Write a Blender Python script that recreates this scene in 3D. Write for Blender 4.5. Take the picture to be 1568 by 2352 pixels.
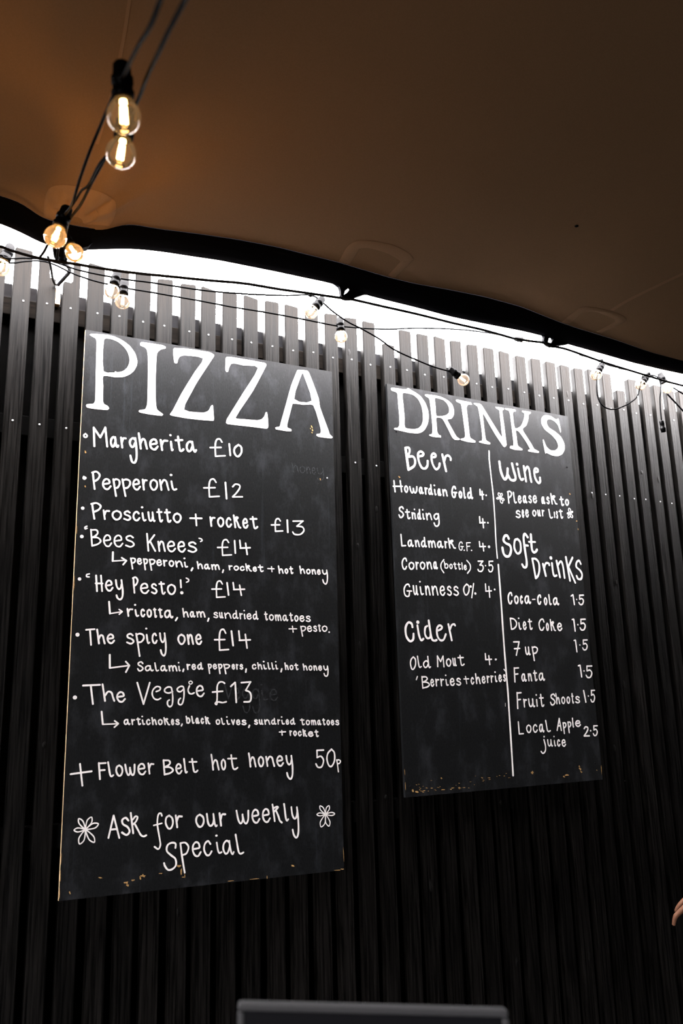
import bpy, bmesh, math, random
from mathutils import Vector, Matrix
from mathutils.bvhtree import BVHTree
from mathutils.geometry import tessellate_polygon

random.seed(7)
for o in list(bpy.data.objects):
    bpy.data.objects.remove(o)
S = bpy.context.scene
COL = S.collection

# ------------------------------------------------------------------ camera
# the fence's slat faces lie in the plane y = 0.012, x runs along the fence, z is up, floor z = 0 (metres)
CAM = Vector((-0.40572, -2.36924, 1.51958))
RIGHT = Vector((0.89034426, -0.45446656, -0.02733558))
UP = Vector((-0.08430543, -0.22356906, 0.97103526))
FWD = Vector((0.44741445, 0.86225113, 0.23736743))
cd = bpy.data.cameras.new('camera')
cam = bpy.data.objects.new('camera', cd)
COL.objects.link(cam)
m = Matrix.Identity(4)
for i in range(3):
    m[i][0], m[i][1], m[i][2], m[i][3] = RIGHT[i], UP[i], -FWD[i], CAM[i]
cam.matrix_world = m
cd.sensor_fit = 'HORIZONTAL'
cd.sensor_width = 24.0
cd.lens = 29.99
cd.clip_start = 0.02
cd.dof.use_dof = True
cd.dof.focus_distance = 2.72
cd.dof.aperture_fstop = 4.0
S.camera = cam

# ------------------------------------------------------------------ light, view
S.view_settings.view_transform = 'Standard'
S.view_settings.look = 'None'
S.view_settings.gamma = 1
S.view_settings.use_curve_mapping = False
S.view_settings.exposure = 0.0
S.cycles.use_denoising = True
S.cycles.max_bounces = 10
S.cycles.transparent_max_bounces = 24
S.cycles.sample_clamp_indirect = 6.0
S.cycles.caustics_reflective = False
S.cycles.caustics_refractive = False

SKY = 70.0                       # overcast daylight
w = bpy.data.worlds.new('overcast_sky')
S.world = w
w.use_nodes = True
nt = w.node_tree
bg = nt.nodes['Background']
tc = nt.nodes.new('ShaderNodeTexCoord')
sep = nt.nodes.new('ShaderNodeSeparateXYZ')
rmp = nt.nodes.new('ShaderNodeValToRGB')
nt.links.new(tc.outputs['Generated'], sep.inputs[0])
mp = nt.nodes.new('ShaderNodeMapRange')
mp.inputs['From Min'].default_value = -1
mp.inputs['From Max'].default_value = 1
nt.links.new(sep.outputs['Z'], mp.inputs['Value'])
nt.links.new(mp.outputs[0], rmp.inputs[0])
e = rmp.color_ramp.elements
e[0].position, e[0].color = 0.485, (0.012, 0.0115, 0.011, 1)     # ground below the horizon
e[1].position, e[1].color = 0.515, (1.0, 0.965, 0.975, 1)
nt.links.new(rmp.outputs[0], bg.inputs[0])
bg.inputs[1].default_value = SKY

# daylight portals: they only steer sampling towards the hem slot and the added wall opening
def portal(loc, rot, sx, sy):
    ld = bpy.data.lights.new('daylight_portal', 'AREA')
    ld.shape = 'RECTANGLE'
    ld.size, ld.size_y = sx, sy
    ld.cycles.is_portal = True
    lo = bpy.data.objects.new('daylight_portal', ld)
    lo.location, lo.rotation_euler = loc, rot
    COL.objects.link(lo)
BACK_Y, BACK_Z = -6.8, 2.14
portal((2, 0.02, 3.2), (math.radians(-90), 0, 0), 12, 0.9)
portal((-4.2, -4.9, 1.1), (0, math.radians(-90), 0), 2.2, 2.8)

# ------------------------------------------------------------------ helpers
def link(name, me, mat=None, parent=None):
    o = bpy.data.objects.new(name, me)
    COL.objects.link(o)
    if mat is not None and me is not None:
        me.materials.append(mat)
    if parent is not None:
        o.parent = parent
        o.matrix_parent_inverse = Matrix.Identity(4) if parent.parent else Matrix.Translation(-parent.location)
    return o

def tag(o, label, cat=None, group=None, kind=None):
    o['label'] = label
    if cat: o['category'] = cat
    if group: o['group'] = group
    if kind: o['kind'] = kind
    return o

def thing(name, loc, label, cat, group=None):
    o = bpy.data.objects.new(name, None)
    COL.objects.link(o)
    o.location = loc
    o.empty_display_size = .05
    return tag(o, label, cat, group)

def from_bm(name, bm, mat, parent=None, smooth=False, recalc=True):
    if recalc:
        bmesh.ops.recalc_face_normals(bm, faces=bm.faces)
    me = bpy.data.meshes.new(name)
    bm.to_mesh(me)
    bm.free()
    if smooth:
        for p in me.polygons: p.use_smooth = True
    return link(name, me, mat, parent)

def box(bm, x0, x1, y0, y1, z0, z1, bev=0.0):
    v = [bm.verts.new(p) for p in ((x0,y0,z0),(x1,y0,z0),(x1,y1,z0),(x0,y1,z0),(x0,y0,z1),(x1,y0,z1),(x1,y1,z1),(x0,y1,z1))]
    fs = [bm.faces.new([v[i] for i in q]) for q in ((0,3,2,1),(4,5,6,7),(0,1,5,4),(1,2,6,5),(2,3,7,6),(3,0,4,7))]
    if bev:
        ed = list({e for f in fs for e in f.edges})
        bmesh.ops.bevel(bm, geom=ed, offset=bev, segments=2, affect='EDGES', profile=.5)

def smooth_path(pts, n=6, closed=False):
    P = [Vector(p) for p in pts]
    if len(P) < 3: return P
    out = []
    for i in range(len(P) - 1):
        p1, p2 = P[i], P[i+1]
        p0 = P[i-1] if i else p1*2 - p2
        p3 = P[i+2] if i + 2 < len(P) else p2*2 - p1
        for k in range(n):
            t = k / n
            out.append(.5*((2*p1) + (p2-p0)*t + (2*p0-5*p1+4*p2-p3)*t*t + (3*p1-p0-3*p2+p3)*t**3))
    out.append(P[-1])
    return out

def tube(bm, pts, r, seg=8, cap=True, radii=None):
    P = [Vector(p) for p in pts]
    rings = []
    up = Vector((0, 0, 1))
    for i, p in enumerate(P):
        d = (P[min(i+1, len(P)-1)] - P[max(i-1, 0)]).normalized()
        a = d.cross(up)
        if a.length < 1e-3: a = d.cross(Vector((1, 0, 0)))
        a.normalize()
        b = a.cross(d).normalized()
        up = b if abs(d.z) > .9 else up
        rr = radii[i] if radii else r
        rings.append([bm.verts.new(p + rr*(math.cos(2*math.pi*k/seg)*a + math.sin(2*math.pi*k/seg)*b)) for k in range(seg)])
    for A, B in zip(rings, rings[1:]):
        for k in range(seg):
            bm.faces.new((A[k], A[(k+1) % seg], B[(k+1) % seg], B[k]))
    if cap:
        bm.faces.new(rings[0][::-1])
        bm.faces.new(rings[-1])

def lathe(bm, prof, org, axis, seg=20):
    """prof: (distance along the axis, radius)"""
    ax = Vector(axis).normalized()
    a = ax.cross(Vector((0, 1, 0)))
    if a.length < 1e-3: a = ax.cross(Vector((1, 0, 0)))
    a.normalize()
    b = ax.cross(a)
    org = Vector(org)
    rings = []
    for h, r in prof:
        if r < 1e-6:
            rings.append([bm.verts.new(org + ax*h)])
        else:
            rings.append([bm.verts.new(org + ax*h + r*(math.cos(2*math.pi*k/seg)*a + math.sin(2*math.pi*k/seg)*b)) for k in range(seg)])
    for A, B in zip(rings, rings[1:]):
        for k in range(seg):
            k2 = (k+1) % seg
            if len(A) == 1 and len(B) == 1: continue
            if len(A) == 1: bm.faces.new((A[0], B[k], B[k2]))
            elif len(B) == 1: bm.faces.new((A[k], A[k2], B[0]))
            else: bm.faces.new((A[k], A[k2], B[k2], B[k]))

def ray(px, py):
    return (FWD + RIGHT*((px-784)/1959.57) - UP*((py-1176)/1959.57))
def at_y(px, py, Y):
    d = ray(px, py)
    return CAM + d*((Y - CAM.y)/d.y)
def at_depth(px, py, D):
    return CAM + ray(px, py)*D

# ------------------------------------------------------------------ materials
def mat(name):
    ma = bpy.data.materials.new(name)
    ma.use_nodes = True
    n = ma.node_tree.nodes
    return ma, ma.node_tree, n['Principled BSDF']

def simple(name, col, rough=.5, metal=0.0, spec=.5):
    ma, t, p = mat(name)
    p.inputs['Base Color'].default_value = (*col, 1)
    p.inputs['Roughness'].default_value = rough
    p.inputs['Metallic'].default_value = metal
    p.inputs['Specular IOR Level'].default_value = spec
    return ma

def noisy(name, c0, c1, scale=(20, 20, 20), lo=.35, hi=.65, rough=.5, spec=.5, bump=0.0, detail=6, per_object=0.0, coord='Object', rough2=None):
    ma, t, p = mat(name)
    N, L = t.nodes, t.links
    tc = N.new('ShaderNodeTexCoord')
    mp = N.new('ShaderNodeMapping')
    mp.inputs['Scale'].default_value = scale
    L.new(tc.outputs[coord], mp.inputs[0])
    src = mp.outputs[0]
    oi = None
    if per_object:
        oi = N.new('ShaderNodeObjectInfo')
        ml = N.new('ShaderNodeVectorMath'); ml.operation = 'ADD'
        sc = N.new('ShaderNodeVectorMath'); sc.operation = 'SCALE'
        cb = N.new('ShaderNodeCombineXYZ')
        L.new(oi.outputs['Random'], cb.inputs[0]); L.new(oi.outputs['Random'], cb.inputs[2])
        L.new(cb.outputs[0], sc.inputs[0]); sc.inputs['Scale'].default_value = 97.0
        L.new(src, ml.inputs[0]); L.new(sc.outputs[0], ml.inputs[1])
        src = ml.outputs[0]
    nz = N.new('ShaderNodeTexNoise')
    nz.inputs['Scale'].default_value = 1.0
    nz.inputs['Detail'].default_value = detail
    nz.inputs['Roughness'].default_value = .65
    L.new(src, nz.inputs['Vector'])
    cr = N.new('ShaderNodeValToRGB')
    cr.color_ramp.elements[0].position, cr.color_ramp.elements[0].color = lo, (*c0, 1)
    cr.color_ramp.elements[1].position, cr.color_ramp.elements[1].color = hi, (*c1, 1)
    L.new(nz.outputs['Fac'], cr.inputs[0])
    out = cr.outputs[0]
    if per_object:
        mr = N.new('ShaderNodeMapRange')
        mr.inputs['To Min'].default_value = 1 - per_object
        mr.inputs['To Max'].default_value = 1 + per_object
        L.new(oi.outputs['Random'], mr.inputs['Value'])
        hs = N.new('ShaderNodeHueSaturation')
        L.new(mr.outputs[0], hs.inputs['Value'])
        L.new(out, hs.inputs['Color'])
        out = hs.outputs[0]
    L.new(out, p.inputs['Base Color'])
    p.inputs['Roughness'].default_value = rough
    p.inputs['Specular IOR Level'].default_value = spec
    if rough2 is not None:
        rr = N.new('ShaderNodeMapRange')
        rr.inputs['From Min'].default_value, rr.inputs['From Max'].default_value = lo, hi
        rr.inputs['To Min'].default_value, rr.inputs['To Max'].default_value = rough, rough2
        L.new(nz.outputs['Fac'], rr.inputs['Value'])
        L.new(rr.outputs[0], p.inputs['Roughness'])
    if bump:
        b = N.new('ShaderNodeBump')
        b.inputs['Strength'].default_value = bump
        b.inputs['Distance'].default_value = .002
        L.new(nz.outputs['Fac'], b.inputs['Height'])
        L.new(b.outputs[0], p.inputs['Normal'])
    return ma

STAIN = noisy('black_stained_timber', (.0004, .00037, .00034), (.0068, .0060, .0054), (170, 60, 5), .38, .74, rough=.36, spec=.055, bump=.6, per_object=.35, rough2=.60)
BACKING = noisy('dark_backing_boards', (.0012, .0012, .0012), (.003, .0028, .0026), (8, 8, 60), rough=.8, spec=.03)
RAIL = noisy('brown_weathered_rail', (.0016, .0012, .0009), (.0055, .0042, .0032), (6, 60, 120), rough=.8, spec=.03)
CAPPING = noisy('grey_capping', (.010, .010, .011), (.020, .020, .022), (5, 30, 30), rough=.8, spec=.03)
KNOT = noisy('timber_knot', (.0006, .0006, .0006), (.008, .0075, .007), (260, 260, 110), rough=.4, spec=.05, bump=.8)
SCREW = simple('bright_screw_steel', (.45, .45, .46), .4, .4)
RUSTY = simple('rusty_screw', (.35, .17, .06), .6, .2)
CHALK = noisy('white_chalk_paint', (.74, .70, .685), (.86, .825, .81), (900, 900, 900), .3, .6, rough=.8, spec=.2)
GHOST = noisy('rubbed_out_chalk', (.008, .009, .010), (.040, .042, .045), (160, 160, 160), .35, .7, rough=.7, spec=.1)
PLY = noisy('bare_plywood_edge', (.34, .22, .11), (.62, .46, .28), (40, 200, 8), rough=.7, spec=.2)
CHIP = noisy('bare_wood_chip', (.20, .11, .035), (.50, .30, .12), (300, 300, 300), rough=.8, spec=.1)
HEM = noisy('black_webbing_hem', (.0035, .0035, .005), (.007, .007, .010), (30, 400, 400), rough=.85, spec=.08)
def matt(name, col, gloss, rough):
    ma = bpy.data.materials.new(name)
    ma.use_nodes = True
    t = ma.node_tree
    t.nodes.remove(t.nodes['Principled BSDF'])
    d = t.nodes.new('ShaderNodeBsdfDiffuse'); d.inputs[0].default_value = (*col, 1)
    g = t.nodes.new('ShaderNodeBsdfGlossy'); g.inputs['Roughness'].default_value = rough
    x = t.nodes.new('ShaderNodeMixShader'); x.inputs[0].default_value = gloss
    t.links.new(d.outputs[0], x.inputs[1]); t.links.new(g.outputs[0], x.inputs[2])
    t.links.new(x.outputs[0], t.nodes['Material Output'].inputs[0])
    return ma
RUBBER = matt('black_rubber_cable', (.004, .004, .0045), .006, .25)
HOLDER = matt('black_lamp_holder', (.005, .005, .0055), .010, .3)
ROPE = noisy('dark_braided_rope', (.008, .008, .008), (.03, .03, .03), (500, 500, 500), rough=.8, spec=.2, bump=.8)
FLOOR = noisy('dark_floor', (.006, .006, .006), (.016, .015, .014), (6, 6, 6), rough=.8, spec=.2)

def board_mat():
    ma, t, p = mat('chalkboard_paint')
    N, L = t.nodes, t.links
    tc = N.new('ShaderNodeTexCoord')
    def nz(scale, detail, rough=.6):
        mp = N.new('ShaderNodeMapping'); mp.inputs['Scale'].default_value = scale
        L.new(tc.outputs['Object'], mp.inputs[0])
        n = N.new('ShaderNodeTexNoise'); n.inputs['Scale'].default_value = 1; n.inputs['Detail'].default_value = detail
        n.inputs['Roughness'].default_value = rough
        L.new(mp.outputs[0], n.inputs['Vector'])
        return n.outputs['Fac']
    def ramp(src, lo, hi, c0, c1):
        r = N.new('ShaderNodeValToRGB')
        r.color_ramp.elements[0].position, r.color_ramp.elements[0].color = lo, (*c0, 1)
        r.color_ramp.elements[1].position, r.color_ramp.elements[1].color = hi, (*c1, 1)
        L.new(src, r.inputs[0]); return r.outputs[0]
    def add(a, b):
        mx = N.new('ShaderNodeMix'); mx.data_type = 'RGBA'; mx.blend_type = 'ADD'
        mx.inputs['Factor'].default_value = 1
        L.new(a, mx.inputs['A']); L.new(b, mx.inputs['B']); return mx.outputs['Result']
    base = ramp(nz((300, 300, 120), 4), .3, .75, (.0018, .0021, .0026), (.0082, .0085, .0089))
    smear = ramp(nz((15, 15, 8), 6, .66), .50, .82, (0, 0, 0), (.020, .021, .024))
    streak = ramp(nz((70, 70, 2.2), 3), .62, .85, (0, 0, 0), (.013, .015, .018))
    speck = ramp(nz((520, 520, 520), 1), .77, .80, (0, 0, 0), (.16, .15, .14))
    L.new(add(add(add(base, smear), streak), speck), p.inputs['Base Color'])
    p.inputs['Roughness'].default_value = .46
    p.inputs['Specular IOR Level'].default_value = .13
    b = N.new('ShaderNodeBump'); b.inputs['Strength'].default_value = .25; b.inputs['Distance'].default_value = .001
    L.new(nz((400, 400, 60), 5), b.inputs['Height']); L.new(b.outputs[0], p.inputs['Normal'])
    return ma
BOARD = board_mat()

def canopy_mat(name, c0, c1, trans):
    ma = noisy(name, c0, c1, (260, 260, 260), .3, .7, rough=.75, spec=.15)
    t = ma.node_tree
    p = t.nodes['Principled BSDF']
    tr = t.nodes.new('ShaderNodeBsdfTranslucent')
    tr.inputs[0].default_value = (.80, .43, .17, 1)
    mx = t.nodes.new('ShaderNodeMixShader')
    mx.inputs[0].default_value = trans
    t.links.new(p.outputs[0], mx.inputs[1]); t.links.new(tr.outputs[0], mx.inputs[2])
    t.links.new(mx.outputs[0], t.nodes['Material Output'].inputs[0])
    return ma
FABRIC = canopy_mat('tan_tent_fabric', (.66, .415, .235), (.74, .47, .27), .0)
PATCH = canopy_mat('tan_tent_patch', (.84, .54, .32), (.90, .60, .36), .0)

def bulb_glass():
    ma = bpy.data.materials.new('clear_amber_bulb_glass')
    ma.use_nodes = True
    t = ma.node_tree
    N, L = t.nodes, t.links
    N.remove(N['Principled BSDF'])
    fr = N.new('ShaderNodeLayerWeight'); fr.inputs[0].default_value = .30
    tr = N.new('ShaderNodeBsdfTransparent'); tr.inputs[0].default_value = (.93, .85, .76, 1)
    gl = N.new('ShaderNodeBsdfGlossy'); gl.inputs[0].default_value = (.9, .82, .75, 1); gl.inputs['Roughness'].default_value = .06
    mx = N.new('ShaderNodeMixShader')
    L.new(fr.outputs['Fresnel'], mx.inputs[0]); L.new(tr.outputs[0], mx.inputs[1]); L.new(gl.outputs[0], mx.inputs[2])
    ts = N.new('ShaderNodeBsdfTranslucent'); ts.inputs[0].default_value = (.95, .80, .66, 1)
    m2 = N.new('ShaderNodeMixShader'); m2.inputs[0].default_value = .025
    L.new(mx.outputs[0], m2.inputs[1]); L.new(ts.outputs[0], m2.inputs[2])
    L.new(m2.outputs[0], N['Material Output'].inputs[0])
    return ma
GLASS = bulb_glass()
def emit(name, col, s):
    ma, t, p = mat(name)
    p.inputs['Base Color'].default_value = (0, 0, 0, 1)
    p.inputs['Emission Color'].default_value = (*col, 1)
    p.inputs['Emission Strength'].default_value = s
    return ma
FILAMENT = emit('glowing_filament', (1.0, .62, .22), 30)
WARM_DIM = emit('faint_filament', (1.0, .80, .55), 6)
HEADINGS = {
 'A': [
  ('113,26352 171,26389 578,26441 822,26429 1070,26348 1297,26202 1453,26003 1521,25787 1514,25626 1432,25439 1301,25298 1133,25196 892,25145 555,25134 560,24836 574,24350 612,24266 709,24229 754,24159 702,24100 360,24081 137,24093 105,24139 122,24192 307,24238 350,24341 342,24827 327,25603 316,26179 284,26265 174,26311', '531,26286 555,25277 983,25323 1127,25387 1233,25511 1290,25667 1289,25826 1230,26002 1114,26155 950,26272 752,26328'),
  ('1592,26352 1641,26401 2251,26420 2368,26387 2369,26332 2216,26263 2117,26136 2097,25916 2091,25110 2119,24504 2161,24326 2340,24208 2303,24150 1978,24143 1655,24161 1610,24194 1641,24237 1800,24287 1857,24465 1855,25204 1834,26004 1798,26187 1746,26245 1607,26287', None),
  ('2614,26350 2653,26398 3084,26450 3748,26459 3840,26436 3913,26380 3858,26259 3391,25429 3223,25075 2981,24446 3588,24441 3745,24524 3828,24697 3885,24725 3910,24462 3918,24232 3776,24207 3495,24187 3068,24179 2632,24197 2547,24229 2628,24368 2899,24970 3306,25743 3554,26215 2957,26206 2813,26139 2763,26034 2740,25921 2688,25898 2648,25932 2612,26198', None),
  ('4293,26352 4322,26396 4455,26426 5599,26424 5666,26380 5644,26300 5200,25393 4622,24418 4871,24410 5346,24438 5496,24497 5587,24614 5634,24746 5679,24747 5708,24512 5715,24261 5660,24200 5226,24194 4377,24174 4313,24215 4347,24350 4871,25281 5378,26214 4871,26212 4574,26227 4471,26188 4412,26072 4369,25915 4325,25893 4281,25960', None),
  ('6754,26366 6802,26390 7107,26411 7186,26330 7508,25507 7549,25203 7838,24442 7883,24310 7988,24223 7928,24172 7476,24165 7397,24201 7415,24257 7544,24296 7554,24465 7308,25229 6956,25192 6578,25181 6545,25100 6365,24424 6379,24336 6508,24294 6501,24227 6315,24208 5979,24222 5955,24273 5995,24299 6102,24334 6150,24484 6343,25146 6524,25786', '6928,26293 6960,26276 7253,25381 6627,25347'),
 ],
 'B': [
  ('10288,26282 10338,26327 10905,26355 10990,26418 11070,26381 11285,26303 11498,26187 11679,25965 11774,25705 11787,25458 11730,25203 11591,24963 11447,24846 11281,24788 10928,24765 10582,24792 10358,24810 10360,24858 10494,24888 10566,24995 10581,25287 10554,25820 10543,26138 10492,26191 10333,26215', '10755,26183 10767,25778 10790,25293 10798,24929 11180,24932 11347,24992 11478,25132 11544,25325 11546,25597 11505,25839 11381,26069 11196,26190 10979,26218'),
  ('11674,26264 11726,26297 12091,26316 12344,26304 12623,26221 12814,26085 12885,25867 12858,25686 12747,25532 12572,25470 12673,25284 12826,25029 12929,24881 13061,24811 13007,24766 12835,24757 12727,24842 12577,25121 12361,25478 12108,25479 12104,25206 12111,24959 12166,24855 12253,24830 12243,24759 11909,24748 11772,24772 11774,24804 11888,24856 11924,25082 11897,25673 11867,26093 11830,26175 11722,26221', '12090,26207 12104,25853 12113,25555 12353,25576 12541,25641 12663,25759 12675,25937 12586,26101 12450,26194 12254,26222'),
  ('13000,26278 13060,26305 13262,26292 13627,26283 13691,26228 13665,26199 13516,26177 13442,26051 13463,25671 13492,25093 13522,24920 13733,24822 13714,24764 13437,24746 13108,24779 13103,24829 13244,24872 13303,24967 13274,25467 13228,26019 13195,26167 13025,26218', None),
  ('13764,26266 14033,26296 14133,26239 14468,25770 14940,25126 14947,25371 14928,26017 14911,26171 14779,26230 14753,26279 15120,26286 15130,26230 15055,26179 15060,25958 15089,25598 15124,24982 15127,24841 15028,24752 14956,24794 14658,25179 14445,25497 14154,25945 14157,25624 14179,25167 14218,24917 14389,24838 14369,24779 14117,24773 13898,24801 13916,24841 14022,24872 14053,24998 14039,25454 13980,26010 13934,26170', None),
  ('15182,26290 15647,26305 15679,26244 15560,26200 15534,26091 15577,25560 15868,25678 16037,25965 16093,26211 15987,26262 16008,26310 16388,26312 16382,26253 16291,26200 16245,25994 16125,25740 15935,25561 16112,25291 16305,25028 16414,24859 16627,24780 16606,24725 16431,24717 16119,24731 16140,24786 16222,24822 16033,25124 15753,25453 15615,25474 15625,25254 15653,24894 15858,24777 15839,24736 15496,24707 15286,24745 15274,24783 15325,24840 15433,24854 15460,24973 15436,25541 15407,26060 15359,26211 15208,26241', None),
  ('17776,25683 17692,25954 17543,26096 17321,26159 17170,26111 17124,25983 17218,25809 17498,25686 17773,25507 17909,25257 17897,25015 17759,24812 17518,24703 17227,24708 16993,24772 16941,24734 16910,24894 16869,25257 16904,25288 17006,25037 17184,24901 17412,24915 17571,25028 17603,25165 17525,25342 17317,25528 17013,25701 16875,25922 16889,26111 17006,26249 17174,26300 17400,26278 17619,26182 17718,26242 17750,26178 17775,25966 17801,25753', None),
 ],
}
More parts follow.
